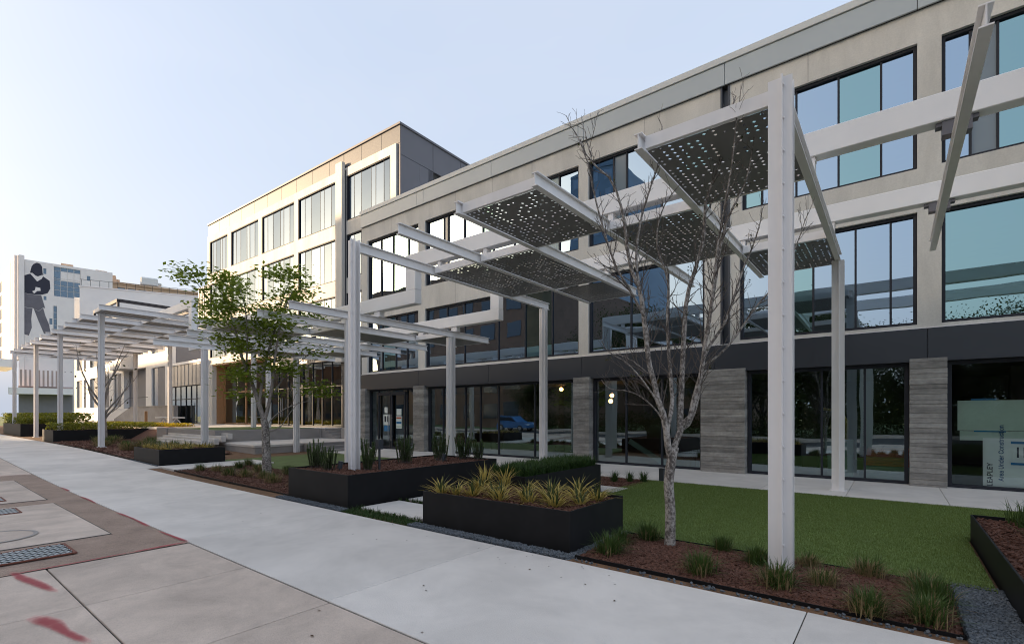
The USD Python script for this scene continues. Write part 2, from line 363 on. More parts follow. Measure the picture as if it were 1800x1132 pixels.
def grate(x0, x1, y0, y1, label):
    t = thing('drain_grate', label, 'drain grate', (0, 0, gz((x0 + x1) / 2) + .008), group='metal drain grates in the old pavement')
    part(t, 'pit', B(x0, x1, y0, y1, .003, .006), 'rubber')
    part(t, 'frame', MB().box(x0 - .03, x1 + .03, y0 - .03, y0, 0, .014).box(x0 - .03, x1 + .03, y1, y1 + .03, 0, .014).box(x0 - .03, x0, y0, y1, 0, .014).box(x1, x1 + .03, y0, y1, 0, .014), 'rust')
    m = MB(); st = .105; W, H = x1 - x0, y1 - y0
    for sgn in (1, -1):
        k = -H
        while k < W:
            pts = []
            for t_ in (max(0, -k), min(H, W - k)): pts.append((k + t_, t_))
            if pts[1][1] - pts[0][1] > .03:
                q = [(x0 + (p[0] if sgn > 0 else W - p[0]), y0 + p[1], .012) for p in pts]
                m.bar(q[0], q[1], .011, .005)
            k += st
    part(t, 'bars', m, 'parapet_metal')
grate(-8.27, -7.66, .15, 1.36, 'nearest diamond mesh drain grate beside the red paint line')
grate(-12.1, -11.5, .15, 1.36, 'diamond mesh drain grate set in the second utility pad')
grate(-13.9, -13.25, .15, 1.36, 'farthest diamond mesh drain grate at the left picture edge')
mh = thing('manhole_cover', 'round concrete filled manhole cover with metal rim in a utility pad', 'manhole cover', (-9.42, .85, .011))
ring = MB(); n = 40
for k in range(n):
    a0, a1 = 2 * np.pi * k / n, 2 * np.pi * (k + 1) / n
    ring.quad(*[(r * math.cos(a), r * math.sin(a), .008) for r, a in ((.40, a0), (.45, a0), (.45, a1), (.40, a1))])
part(mh, 'rim', ring, 'grey_concrete'); part(mh, 'lid', MB().cyl(0, 0, .001, .005, .40, 36), 'old_concrete')

def spray(pts, w, label):
    pts = np.array(pts, float); t = np.linspace(0, 1, 14); d = np.linspace(0, 1, len(pts))
    P = np.stack([np.interp(t, d, pts[:, 0]), np.interp(t, d, pts[:, 1])], 1); T = np.gradient(P, axis=0); T /= np.linalg.norm(T, axis=1, keepdims=True)
    Nn = np.stack([-T[:, 1], T[:, 0]], 1); v, st, f = [], [], []
    for i in range(14):
        ww = w * (.75 + .25 * math.sin(5 * t[i] + pts[0, 0]))
        for j, q in enumerate(np.linspace(-1, 1, 7)):
            x, y = P[i] + Nn[i] * q * ww; v.append((x, y, gz(x) + .0065)); st.append((max(0, (1 - q * q) * min(1, 5 * min(t[i], 1 - t[i]) + .15)), 0))
    for i in range(13):
        for j in range(6): a = i * 7 + j; f += [[a, a + 7, a + 8], [a, a + 8, a + 1]]
    path = uniq('/World', 'paint_mark'); usdkit.mesh(stage, path, (np.array(v), np.array(f)), MATS['red_spray'], uv=np.array(st))
    tag(path, label, 'paint mark', 'red spray paint marks on the pavement')
spray([(-7.3, .80), (-6.9, .84), (-6.6, .90), (-6.1, .97)], .065, 'curved red spray stroke just past the nearest grate')
spray([(-5.55, .73), (-5.19, .81), (-4.97, .83), (-4.55, .90)], .08, 'wide red spray stroke nearest the bottom picture edge')
spray([(-8.25, 2.36), (-7.65, 2.38), (-7.2, 2.40)], .035, 'red spray along the pale sidewalk at the aggregate corner')
spray([(-7.2, 2.42), (-7.2, 2.1), (-7.17, 1.75)], .045, 'red spray corner turning back from the pale sidewalk')
spray([(-7.19, 1.86), (-7.16, 1.3), (-7.16, .7)], .03, 'thin red sprayed line between aggregate and tan slab')
spray([(-10.3, 2.38), (-9.5, 2.40), (-8.6, 2.37)], .045, 'long red spray blotch beside the first utility pad')
spray([(-12.9, 2.39), (-12.2, 2.40), (-11.6, 2.38)], .035, 'short red spray blotch beside the second utility pad')
spray([(-14.8, 2.40), (-14.3, 2.41), (-13.9, 2.40)], .04, 'small far red spray blotch at the sidewalk edge')
spray([(-18.2, 1.0), (-18.25, 1.8), (-18.2, 2.4)], .035, 'farthest red line across the end of the aggregate band')

r2 = np.random.default_rng(3)
pts = np.stack([r2.uniform(-12, 1, 46), r2.uniform(1.2, 4.7, 46), np.full(46, .006)], 1); pts[:16, 0] = r2.uniform(-6, -1, 16); pts[:16, 1] = r2.uniform(3.9, 4.7, 16)
struct('leaf_litter', leaves(pts, r2.uniform(.015, .038, 46), .12, r2), 'dead_leaf', kind='stuff')

# paths, lawns and beds between sidewalk and building
bw = thing('building_walk', None, None, kind='structure')
for k in range(22):
    a = 7.0 - 1.55 * k
    part(bw, 'concrete_slab', B(a - 1.545, a - .005, 11.72, 14.72, -.03, .03, ch=.004), 'new_concrete')
struct('garden_path', B(-6.9, -4.63, 9.35, 10.1, -.03, .025, ch=.004), 'new_concrete')
struct('garden_path', B(-17.9, -16.4, 5.14, 8.0, -.02, .06, ch=.004), 'new_concrete')
sp = thing('stepping_path', None, None, kind='structure')
for y0 in (5.15, 6.25, 7.3, 8.35):
    part(sp, 'paver', B(-7.45, -5.85, y0, y0 + .88, -.03, .012, ch=.006), 'new_concrete')
lw = struct('lawn', B(-4.85, .76, 6.30, 11.7, -.05, .012), 'turf_base')
struct('lawn', B(.763, 7.0, 8.92, 11.7, -.05, .012), 'turf_base')
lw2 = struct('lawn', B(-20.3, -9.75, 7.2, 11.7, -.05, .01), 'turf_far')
def turf(x0, x1, y0, y1, n, z, seed, h=.022):
    rg = np.random.default_rng(seed); b = np.stack([rg.uniform(x0, x1, n), rg.uniform(y0, y1, n), np.full(n, z)], 1)
    return blades(b, rg.uniform(0, 2 * np.pi, n), rg.uniform(.6, 1.3, n) * h, rg.uniform(.2, .75, n), .0055)
struct('turf_pile', turf(-4.85, .76, 6.30, 9.0, 90000, .011, 5, .024), 'turf_blade', kind='stuff')
struct('turf_pile', turf(-4.85, .76, 9.0, 11.7, 88000, .011, 6, .026), 'turf_blade', kind='stuff')

struct('turf_pile', turf(.765, 3.4, 8.93, 11.7, 42000, .011, 7, .026), 'turf_blade', kind='stuff')

def bed(x0, x1, y0, y1, z, n, seed, size=.05):
    rg = np.random.default_rng(seed)
    nx, ny = int((x1 - x0) / .12) + 2, int((y1 - y0) / .12) + 2
    X, Y = np.meshgrid(np.linspace(x0, x1, nx), np.linspace(y0, y1, ny), indexing='ij')
    e = np.minimum(np.minimum(X - x0, x1 - X), np.minimum(Y - y0, y1 - Y)); hgt = lambda x, y: .05 * meshkit.fbm(np.stack([x * 1.6, y * 1.6, 0 * x + seed], -1), 3)
    Z = z + hgt(X, Y) * np.clip(e / .2, 0, 1) + np.array([gz(a) for a in X[:, 0]])[:, None]
    v = np.stack([X, Y, Z], -1).reshape(-1, 3); f = []
    for i in range(nx - 1):
        for j in range(ny - 1): a = i * ny + j; f += [[a, a + ny, a + ny + 1], [a, a + ny + 1, a + 1]]
    struct('mulch_bed', (v, np.array(f)), 'mulch_base', smooth=True)
    c = np.stack([rg.uniform(x0, x1, n), rg.uniform(y0, y1, n), np.zeros(n)], 1)
    ee = np.minimum(np.minimum(c[:, 0] - x0, x1 - c[:, 0]), np.minimum(c[:, 1] - y0, y1 - c[:, 1]))
    c[:, 2] = z + hgt(c[:, 0], c[:, 1]) * np.clip(ee / .2, 0, 1) + np.array([gz(a) for a in c[:, 0]]) + .008
    struct('mulch', chips(c, size, rg), 'mulch_chip', kind='stuff')
bed(-2.92, .42, 4.93, 6.30, -.01, 9000, 1)
bed(-16.3, -9.75, 5.1, 7.2, -.01, 6000, 2, .06)
bed(-7.0, -4.65, 10.15, 11.7, -.01, 1400, 3)
bed(-34.5, -21.0, 5.3, 8.6, .0, 3000, 4, .09)
def gravel(x0, x1, y0, y1, n, seed):
    rg = np.random.default_rng(seed)
    c = np.stack([rg.uniform(x0, x1, n), rg.uniform(y0, y1, n), rg.uniform(-.03, .012, n)], 1); c[:, 2] += np.array([gz(a) for a in c[:, 0]])
    struct('gravel', chips(c, .019, rg, 1.2), 'gravel_stone', kind='stuff')
gravel(-5.75, -2.92, 4.80, 4.97, 5200, 11); gravel(-3.02, -2.88, 4.9, 6.4, 2200, 12); gravel(.44, .80, 4.8, 6.4, 6500, 13)
gravel(-9.8, -7.5, 4.80, 4.98, 1600, 14); gravel(-2.9, .4, 4.79, 4.86, 160, 15); gravel(-20.7, -17.9, 5.12, 5.19, 900, 16)
struct('soil_strip', sheet(-2.95, .45, 4.742, 4.895, -.014, .4), 'soil'); struct('soil_strip', sheet(-17.5, -9.8, 4.742, 5.07, -.014, .5), 'soil')
def edging(pts, label):
    m = MB()
    for a, b in zip(pts[:-1], pts[1:]): m.bar((*a, gz(a[0]) + .005), (*b, gz(b[0]) - .008), .010, .05)
    p = part('/World', 'bed_edging', m, 'planter_steel'); tag(p, label, 'edging', 'steel edging of the planting beds')
edging([(-2.9, 4.90), (.42, 4.90), (.42, 6.32)], 'black steel edging strip in front of the nearest mulch bed')
edging([(-16.35, 5.1), (-9.7, 5.07)], 'black steel edging of the mulch bed under the leafy tree')
edging([(-34.5, 5.25), (-21, 5.25)], 'black edging strip of the far mulch bed on the left')
edging([(-2.9, 6.31), (.76, 6.31)], 'thin dark edging between lawn and nearest mulch bed')
r3 = np.random.default_rng(21)
nn = 420; cc = np.stack([r3.uniform(-7.5, -5.8, nn), r3.choice([5.07, 6.14, 7.22, 8.28], nn) + r3.normal(0, .05, nn), np.full(nn, -.02)], 1)
v, f = blades(np.repeat(cc, 5, 0), r3.uniform(0, 6.28, nn * 5), r3.uniform(.05, .11, nn * 5), r3.uniform(.3, .8, nn * 5), .008)
struct('dwarf_grass', (v, f), 'liriope', kind='stuff')
v, f = blades(np.stack([r3.uniform(-7.5, -5.7, 2600), r3.uniform(4.80, 5.10, 2600), np.full(2600, -.03)], 1), r3.uniform(0, 6.28, 2600), r3.uniform(.03, .075, 2600), r3.uniform(.3, .9, 2600), .007)
struct('dwarf_grass', (v, f), 'liriope', kind='stuff')

# raised ground to the left: lower walk, steps, terrace
wk = thing('raised_walk', None, None, kind='structure')
part(wk, 'retaining_wall', B(-24.0, -20.45, 9.2, 11.2, -.1, .30, ch=.01), 'grey_concrete')
part(wk, 'walk_slab', B(-24.02, -20.43, 9.18, 16.0, .302, .40, ch=.008), 'new_concrete')
part(wk, 'wall_return', B(-24.0, -20.47, 11.2, 16.0, -.1, .30, ch=.01), 'grey_concrete')
st = thing('lower_steps', 'short flight of concrete steps up to the raised walk by the black planter', 'steps')
for k in range(3): part(st, 'step', B(-20.42, -19.3 - .36 * (2 - k) + .36, 11.9, 14.3, .0 + .133 * k - .02, .133 * (k + 1), ch=.008) if False else B(-20.42, -20.42 + .36 * (3 - k), 11.25, 14.0, .133 * k + (.001 if k else -.03), .133 * (k + 1), ch=.006), 'grey_concrete')
tr = thing('terrace', None, None, kind='structure')
part(tr, 'terrace_wall', B(-30.0, -24.0, 9.05, 14.2, -.1, .93, ch=.012), 'grey_concrete')
part(tr, 'terrace_paving', B(-62, -24.03, 14.2, 17.5, -.1, .915), 'new_concrete')
part(tr, 'terrace_floor', B(-62, -30.02, 9.6, 14.18, -.1, .905), 'new_concrete')
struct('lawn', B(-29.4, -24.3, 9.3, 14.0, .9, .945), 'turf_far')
st = thing('upper_steps', 'concrete steps between raised walk and glass lobby terrace', 'steps')
for k in range(4): part(st, 'step', B(-24.0, -24.0 + .34 * (4 - k), 14.22, 16.0, .401 + .13 * k, .40 + .13 * (k + 1), ch=.006), 'grey_concrete')
part(st, 'cheek_wall', B(-22.6, -22.3, 14.5, 16.0, .401, .92, ch=.01), 'grey_concrete')
ps = thing('planted_steps', 'rows of pale concrete treads with low planting on the left slope', 'steps')
for k in range(7):
    y = 7.4 + .32 * k; z = .2 + .1 * k
    part(ps, 'tread', B(-28.5 - .25 * k, -22.6 - .12 * k, y, y + .2, z - .25, z, ch=.008), 'new_concrete')
struct('slope', MB().quad((-62, 8.6, .15), (-30, 8.6, .15), (-30, 9.62, .8), (-62, 9.62, .8)), 'mulch_base')
lw3 = thing('low_wall', 'short low concrete wall end beside the planted treads', 'wall'); part(lw3, 'wall', B(-31.5, -30.02, 9.0, 9.5, 0, .95, ch=.01), 'grey_concrete')
r4 = np.random.default_rng(31)
v, f = leaves(np.stack([r4.uniform(-50, -33.4, 5200), r4.uniform(10.2, 11.6, 5200), .9 + r4.uniform(0, .22, 5200)], 1), r4.uniform(.08, .14, 5200), .5, r4)
struct('yellow_groundcover', (v, f), 'yellow_cover', kind='stuff')
struct('yellow_bed', B(-50, -33.2, 10.1, 11.7, .85, .93), 'mulch_base')
fw = thing('ramp_wall', 'long grey concrete ramp wall below the white building', 'wall')
part(fw, 'wall', MB().vprism([(-63, .5), (-46, .5), (-46, 2.35), (-57.5, 2.35), (-62.9, 1.2)], 14.3, 14.6), 'grey_concrete')
part(fw, 'coping', MB().box(-57.5, -46, 14.25, 14.65, 2.352, 2.40), 'grey_concrete')
part(fw, 'handrail', MB().tube([(-63, 14.2, 1.9), (-57.5, 14.2, 3.2), (-52, 14.2, 3.2)], .025, 6), 'dark_frame')
bn = thing('table', 'white outdoor table on the sunny terrace by the lobby glass', 'table', (-41.3, 12.6, .905))
part(bn, 'top', B(-1.6, 1.6, -.45, .45, .48, .56, ch=.02), 'white_stucco')
for x in (-1.3, 1.3): part(bn, 'leg', MB().bar((x - .25, -.3, 0), (x, 0, .48), .06, .06).bar((x + .25, .3, 0), (x, 0, .48), .06, .06), 'white_steel')

# ------------------------------------------------------------------ the long office building on the right
def wall_with_openings(x0, x1, z0, z1, ops, y0, y1):
    m = MB(); zs = sorted({z0, z1, *[o[2] for o in ops], *[o[3] for o in ops]})
    zs = [z for z in zs if z0 <= z <= z1]
    for a, b in zip(zs[:-1], zs[1:]):
        cur = x0
        for o in sorted([o for o in ops if o[2] <= a and o[3] >= b]):
            if o[0] > cur: m.box(cur, o[0], y0, y1, a, b)
            cur = max(cur, o[1])
        if cur < x1: m.box(cur, x1, y0, y1, a, b)
    return m
PANE = np.random.default_rng(55)
def window(par, x0, x1, z0, z1, yf, mull, panes, fw=.07, mw=.022, name='window', transoms=(), fmat='dark_frame'):
    """A framed window: frame with its mullions, then one pane per bay. yf = front of frame."""
    m = MB().box(x0, x1, yf, yf + .12, z0, z0 + fw).box(x0, x1, yf, yf + .12, z1 - fw, z1).box(x0, x0 + fw, yf, yf + .12, z0 + fw, z1 - fw).box(x1 - fw, x1, yf, yf + .12, z0 + fw, z1 - fw)
    w = part(par, name, m, fmat)
    for q in mull: part(w, 'mullion', B(q - mw, q + mw, yf + .03 + (.035 if mw < .02 else 0), yf + .118, z0 + fw, z1 - fw), fmat)
    for q in transoms: part(w, 'transom', B(x0 + fw, x1 - fw, yf + .034, yf + .114, q - .03, q + .03), fmat)
    e = [x0 + fw] + list(mull) + [x1 - fw]; zt = [z0 + fw] + list(transoms) + [z1 - fw]
    for k in range(len(e) - 1):
        mt = panes[k % len(panes)]
        for za, zb in zip(zt[:-1], zt[1:]):
            if mt.startswith('panel'): part(w, 'panel', B(e[k] + .0, e[k + 1] - .0, yf + .07, yf + .10, za, zb), mt)
            else:
                y = yf + .075
                ta_, tb_ = PANE.uniform(-.004, .004, 2); part(w, 'pane', MB().quad((e[k], y - ta_ - tb_, za), (e[k + 1], y + ta_ - tb_, za), (e[k + 1], y + ta_ + tb_, zb), (e[k], y - ta_ + tb_, zb)), mt)      # no pane hangs quite true
    return w

ob = thing('office_building', 'long three storey office with pale concrete grid over a dark band and glazed shopfronts', 'building')
Z3, Z2 = (7.26, 10.13), (3.70, 6.27)
tops = [(-20.32, -16.61), (-16.17, -8.45), (-8.08, -4.11), (-3.29, .43), (.85, 4.55), (4.97, 8.6)]
ops = [(a, b, *Z3) for a, b in tops] + [(a, b, *Z2) for a, b in [(-20.32, -16.61), (-16.17, -8.45), (-8.08, -4.29), (-3.35, .43), (.85, 4.55), (4.97, 8.6)]]
sl = (-3.85, -3.60, 3.62, 10.86)
wl = wall_with_openings(-20.79, 9.0, 3.62, 10.86, ops + [(sl[0], sl[1], 3.62, 10.86)], 14.5, 14.95)
part(ob, 'concrete_wall', wl, 'wall_concrete')
part(ob, 'movement_joint', B(sl[0] + .002, sl[1] - .002, 14.62, 14.9, 3.62, 10.86), 'band_metal')
part(ob, 'slot_lining', MB().box(sl[0] + .002, sl[0] + .05, 14.48, 14.61, 3.62, 10.86).box(sl[1] - .05, sl[1] - .002, 14.48, 14.61, 3.62, 10.86), 'band_metal')
for x in (-18.5, -14.3, -12.3, -10.4, -6.1, -1.72, 2.7):
    for z0, z1 in ((6.28, 7.25), (10.14, 10.85)): part(ob, 'wall_joint', B(x - .006, x + .006, 14.497, 14.502, z0, z1), 'grey_concrete')
C, T, P, Fz = 'glass_clear', 'glass_teal', 'panel_glass', 'panel_frost'
for (a, b), mu, pn in zip(tops, [[-19.4, -18.5, -17.4], [-15.1, -14.85, -13.9, -12.9, -12.35, -11.3, -10.2, -9.3], [-7.2, -6.75, -5.6, -4.9], [-2.81, -2.0, -1.08, -.23], [1.33, 1.76, 3.0], [6.2, 7.4]],
                        [[C, C, T, C], [C, P, C, C, T, C, C, Fz, C], [C, P, C, C, T], [T, C, C, T, C], [C, P, T, C], [C, T, C]]):
    window(ob, a, b, *Z3, 14.58, mu, pn)
for (a, b), mu, pn in zip([(-20.32, -16.61), (-16.17, -8.45), (-8.08, -4.29), (-3.35, .43), (.85, 4.55), (4.97, 8.6)],
                        [[-19.3, -18.3, -17.5], [-14.9, -13.9, -12.1, -10.8, -9.6], [-6.6, -5.4], [-2.6, -1.62, -.73, -.05], [2.9], [6.4]],
                        [[C, T, C, C], [C, C, C, C, T, C], [C, C, C], [C, T, C, C, C], [T, C], [C]]):
    window(ob, a, b, *Z2, 14.58, mu, pn)
jx = [-20.79, -16.61, -16.2, -12.3, -8.43, -8.21, -3.72, .43, 4.5, 9.0]
for a, b in zip(jx[:-1], jx[1:]): part(ob, 'parapet_panel', B(a + .008, b - .008, 14.42, 14.6, 10.865, 11.46, ch=.004), 'parapet_metal')
part(ob, 'panel_backing', B(-20.78, 9, 14.46, 14.62, 10.861, 11.47), 'joint_dirt')
part(ob, 'coping', B(-20.82, 9.0, 14.38, 14.95, 11.475, 11.66, ch=.008), 'coping_metal')
bx = [-20.79, -16.54, -12.43, -8.3, -4.0, .61, 4.8, 9.0]
for a, b in zip(bx[:-1], bx[1:]): part(ob, 'band_panel', B(a + .006, b - .006, 14.44, 14.6, 2.85, 3.60, ch=.004), 'band_metal')
part(ob, 'band_backing', B(-20.78, 9, 14.48, 14.95, 2.852, 3.598), 'joint_dirt')
part(ob, 'sill_flashing', B(-20.79, 9, 14.45, 14.62, 3.602, 3.619), 'white_steel')
piers = [(-20.83, -20.32), (-16.80, -16.09), (-8.59, -7.96), (-4.36, -3.18), (.29, .94), (4.5, 5.2)]
rb = np.random.default_rng(12)
for a, b in piers:
    pr = part(ob, 'pier', B(a + .02, b - .02, 14.40, 15.0, -.02, 2.90), 'board_concrete')
    z = 0.0
    while z < 2.90:
        h_ = min(rb.uniform(.07, .15), 2.915 - z)
        d = rb.uniform(0, .014)
        if h_ > .02: part(pr, 'board_mark', B(a + rb.uniform(0, .006), b - rb.uniform(0, .006), 14.352 + d, 14.41 + .30, z + .004, z + h_, ch=.004), 'board_concrete')
        z += h_ + .001
S = 'glass_shop'
shops = [((-16.08, -8.60), [-15.2, -13.88, -13.07, -12.12, -10.4], [S]), ((-7.95, -4.37), [-6.79, -5.61], [S]), ((-3.17, .28), [-1.44, -.55], [S]), ((.95, 4.49), [2.7], ['glass_poster', S]), ((5.2, 8.9), [7], [S])]
for (a, b), mu, pn in shops: window(ob, a, b, .02, 2.845, 14.62, mu, pn, fw=.08, name='shopfront')
# entrance: side lights and a pair of doors
en = window(ob, -20.31, -16.81, .02, 2.845, 14.62, [-19.65, -17.55], [S], fw=.07, name='entrance_frame')
for a, b, hx in ((-19.60, -18.63, -18.72), (-18.60, -17.6, -18.50)):
    dr = part(ob, 'door', MB().box(a, b, 14.57, 14.64, .04, .16).box(a, b, 14.57, 14.64, 2.56, 2.7).box(a, a + .07, 14.57, 14.64, .16, 2.56).box(b - .07, b, 14.57, 14.64, .16, 2.56), 'dark_frame')
    part(dr, 'handle', MB().tube([(hx, 14.50, .42), (hx, 14.50, 1.66)], .019, 8).bar((hx, 14.50, .62), (hx, 14.57, .62), .02, .02).bar((hx, 14.50, 1.5), (hx, 14.57, 1.5), .02, .02), 'steel_bright')
def notice(x0, x1, z0, z1, label, mat='paper', bands=()):
    t = thing('notice', label, 'notice'); part(t, 'sheet', B(x0, x1, 14.672, 14.676, z0, z1), mat)
    for (a, b, c_, d, m_) in bands: part(t, 'band', B(a, b, 14.668, 14.6715, c_, d), m_)
notice(-19.22, -18.98, 1.72, 2.0, 'small white paper taped high on the left door')
notice(-19.3, -18.82, 1.15, 1.66, 'paper with two dark figures on the left door', bands=[(-19.22, -19.1, 1.3, 1.58, 'ink'), (-19.02, -18.9, 1.3, 1.58, 'ink')])
notice(-19.26, -18.84, .86, 1.13, 'blue paper strip low on the left door', 'blue_tape')
notice(-18.32, -17.98, 1.62, 1.92, 'white paper high on the right door')
notice(-18.35, -17.95, 1.0, 1.58, 'striped red white and blue paper on the right door', bands=[(-18.33, -17.97, 1.46, 1.53, 'red_paper' if False else 'orange_board'), (-18.33, -17.97, 1.22, 1.32, 'blue_tape'), (-18.33, -17.97, 1.05, 1.12, 'paper_green')])
# interior and shell
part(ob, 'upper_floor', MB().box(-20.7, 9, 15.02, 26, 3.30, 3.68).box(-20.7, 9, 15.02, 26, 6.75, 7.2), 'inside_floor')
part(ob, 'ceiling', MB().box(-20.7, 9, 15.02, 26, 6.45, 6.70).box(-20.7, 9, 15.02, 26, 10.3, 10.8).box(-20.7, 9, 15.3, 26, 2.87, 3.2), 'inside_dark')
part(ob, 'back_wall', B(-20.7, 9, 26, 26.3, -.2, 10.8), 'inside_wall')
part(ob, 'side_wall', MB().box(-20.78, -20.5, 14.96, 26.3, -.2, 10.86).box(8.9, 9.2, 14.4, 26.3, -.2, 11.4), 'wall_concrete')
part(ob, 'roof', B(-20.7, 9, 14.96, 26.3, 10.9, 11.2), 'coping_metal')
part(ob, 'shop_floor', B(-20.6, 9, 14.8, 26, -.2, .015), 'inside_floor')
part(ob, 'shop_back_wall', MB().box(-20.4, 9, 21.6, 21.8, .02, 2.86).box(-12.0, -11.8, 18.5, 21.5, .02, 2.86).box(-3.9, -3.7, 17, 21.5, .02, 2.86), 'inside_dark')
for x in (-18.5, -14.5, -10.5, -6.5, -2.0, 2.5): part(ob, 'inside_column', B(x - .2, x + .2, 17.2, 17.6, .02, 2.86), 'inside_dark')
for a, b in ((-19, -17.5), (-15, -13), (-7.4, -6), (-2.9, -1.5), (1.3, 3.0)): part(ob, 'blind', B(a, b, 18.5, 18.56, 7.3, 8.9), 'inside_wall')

# ------------------------------------------------------------------ things behind the shop glass
def pendant(x, y, z, label, two=False):
    t = thing('pendant_lamp', label, 'lamp', (x, y, z), group='lit pendant lamps in the shop')
    part(t, 'cord', MB().tube([(0, 0, .12), (0, 0, 2.86 - z)], .006, 5), 'dark_frame')
    part(t, 'bulb', trimesh_sphere(.085), 'bulb', smooth=True)
    part(t, 'cap', MB().cyl(0, 0, .06, .14, .035, 10), 'rust')
def trimesh_sphere(r):
    m = trimesh.creation.icosphere(2, r); return np.array(m.vertices), np.array(m.faces)
pendant(-11.1, 17.6, 2.72, 'bright pendant bulb inside, between the pale column and the middle pier')
pendant(-8.75, 17.6, 2.40, 'bright pendant bulb inside the window behind the bare tree')
pendant(-8.5, 17.0, 2.16, 'dimmer second bulb hanging just below the tree window pendant')
pendant(-18.9, 17.9, 3.0 - .25, 'bulb near the ceiling beside the entrance doors')
pendant(-6.9, 18.0, 2.35, 'small bulb seen through the tree branches')
ll = thing('leaning_panel', 'pale green panel leaning inside the window behind the bare tree', 'panel')
part(ll, 'panel', MB().bar((-7.1, 15.6, .75), (-5.75, 15.4, .05), .06, .17), 'teal_board')
bxs = thing('fridge_box', 'pale green box standing inside right of the big column', 'box'); part(bxs, 'body', B(-1.36, -.82, 15.1, 15.6, .02, .62, ch=.01), 'teal_board'); part(bxs, 'upper_body', B(-1.42, -.82, 15.12, 15.6, .625, 1.0, ch=.01), 'teal_board')
ors = thing('board_stack', 'stack of orange boards on pale boards inside the shop', 'boards')
for k in range(6): part(ors, 'board', B(-.58 + .01 * k, .42, 15.4, 16.4, .36 + .07 * k, .42 + .07 * k), 'orange_board')
for k in range(4): part(ors, 'board', B(-.6, .45, 15.3, 16.5, .02 + .083 * k, .095 + .083 * k), 'teal_board')
cart = thing('carton', 'brown carton on the shop floor behind the tree', 'box'); part(cart, 'box', B(-5.5, -4.9, 15.2, 15.7, .02, .3, ch=.01), 'carton')
hl = thing('hose_reel', 'yellow bent tube standing inside behind the slim white column', 'tube'); part(hl, 'tube', MB().tube([(-.95, 15.3, .9), (-.95, 15.3, 1.5), (-1.1, 15.3, 1.75), (-1.5, 15.3, 1.8)], .035, 7), 'yucca_blade')
b1 = thing('window_board', 'large blank pale green board taped inside the right shop window', 'board')
part(b1, 'sheet', B(1.13, 2.68, 14.73, 14.742, 1.30, 1.96), 'paper_green'); part(b1, 'tape', B(1.35, 1.75, 14.72, 14.729, 1.96, 2.0), 'blue_tape')
b2 = thing('window_board', 'narrow pale board under the large board in the right shop window', 'board'); part(b2, 'sheet', B(1.17, 2.68, 14.745, 14.757, 1.08, 1.29), 'paper_green'); part(b2, 'tape', B(1.4, 1.9, 14.735, 14.744, 1.27, 1.30), 'blue_tape')
ps_ = thing('construction_poster', 'white poster with sideways lettering about building work in the right shop window', 'poster')
part(ps_, 'sheet', B(1.54, 2.69, 14.728, 14.734, .06, 1.14), 'paper')
def sideways(par, txt, x, z, h, mat, bold=False, name='lettering'):
    m = meshkit.text_mesh(txt, h, .002, bold); v = np.array(m.vertices)
    w = np.stack([x - v[:, 1], 14.727 - v[:, 2], z + v[:, 0]], 1)
    part(par, name, (w, np.array(m.faces)), mat)
sideways(ps_, 'LEAPLEY', 1.69, .10, .085, 'ink', True)
sideways(ps_, 'Area Under Construction', 1.86, .22, .075, 'ink_blue', True)
sideways(ps_, 'LEAPLEY', 2.62, .30, .02, 'ink')
part(ps_, 'logo_bar', MB().bar((1.61, 14.725, .08), (1.70, 14.725, .08), .002, .012).bar((1.61, 14.725, .08), (1.61, 14.725, .16), .002, .012), 'ink_blue')
cs = thing('window_notice', 'small white notice held by blue tape on the poster', 'notice')
part(cs, 'sheet', B(1.99, 2.6, 14.719, 14.723, .62, 1.04), 'paper')
for z in (1.03, .58): part(cs, 'tape', B(1.97, 2.62, 14.714, 14.718, z, z + .05), 'blue_tape')
for k, x in enumerate((2.06, 2.16)): part(cs, 'line', B(x, x + .03, 14.714, 14.7185, .74, .96), 'ink')

# ------------------------------------------------------------------ taller office building in the middle (local x to the right, y into depth)
mid = thing('corner_building', 'taller pale office building with glass lobby and grey cladding catching warm sunlight', 'building', (-19.8, 16.0, 0), 1.47)
rows = [(12.5, 15.03), (9.30, 11.73), (6.0, 8.45)]
bays = [(-22.1, -19.05), (-18.5, -14.45), (-13.98, -9.89), (-9.43, -5.34), (-4.42, -.66)]
mops = [(a, b, z0, z1) for a, b in bays for z0, z1 in rows]
part(mid, 'concrete_wall', wall_with_openings(-22.56, -.22, 5.45, 15.5, mops, 0, .4), 'wall_concrete')
rr = np.random.default_rng(4)
for a, b in bays:
    for k, (z0, z1) in enumerate(rows):
        wd = b - a; mu = [a + wd * q for q in (.16, .33, .56, .66, .84)]
        window(mid, a, b, z0, z1, .015, mu, [['glass_mid', 'glass_mid', 'glass_mid_dark', 'glass_mid', 'glass_mid', 'glass_mid_dark'], ['glass_mid', 'glass_mid_dark', 'glass_mid', 'glass_mid', 'glass_mid_dark', 'glass_mid']][k % 2], fw=.06, mw=.014, fmat='dark_frame')
part(mid, 'fin', MB().box(-5.17, -4.55, -.22, -.002, 4.6, 15.83, ch=.01), 'wall_concrete')
part(mid, 'fin_slot', B(-4.54, -4.43, -.01, .05, 5.0, 15.4), 'band_metal')
xs_ = [-22.56, -20.6, -18.9, -17.1, -15.2, -13.4, -11.6, -9.8, -8.0, -6.2, -4.8, -3.2, -1.5, 0.0]
for a, b in zip(xs_[:-1], xs_[1:]): part(mid, 'cladding_panel', B(a + .012, b - .012, .10, .2, 15.52, 16.42, ch=.004), 'cream_metal')
part(mid, 'cladding_panel', B(-.215, -.012, .10, .2, 5.5, 15.5), 'side_metal')
part(mid, 'parapet_backing', B(-22.55, -.12, .12, .6, 15.49, 16.43), 'joint_dirt')
part(mid, 'coping', MB().box(-22.6, .06, .02, .5, 16.425, 16.53).box(-.3, .06, .5, 24, 16.426, 16.531), 'side_metal')
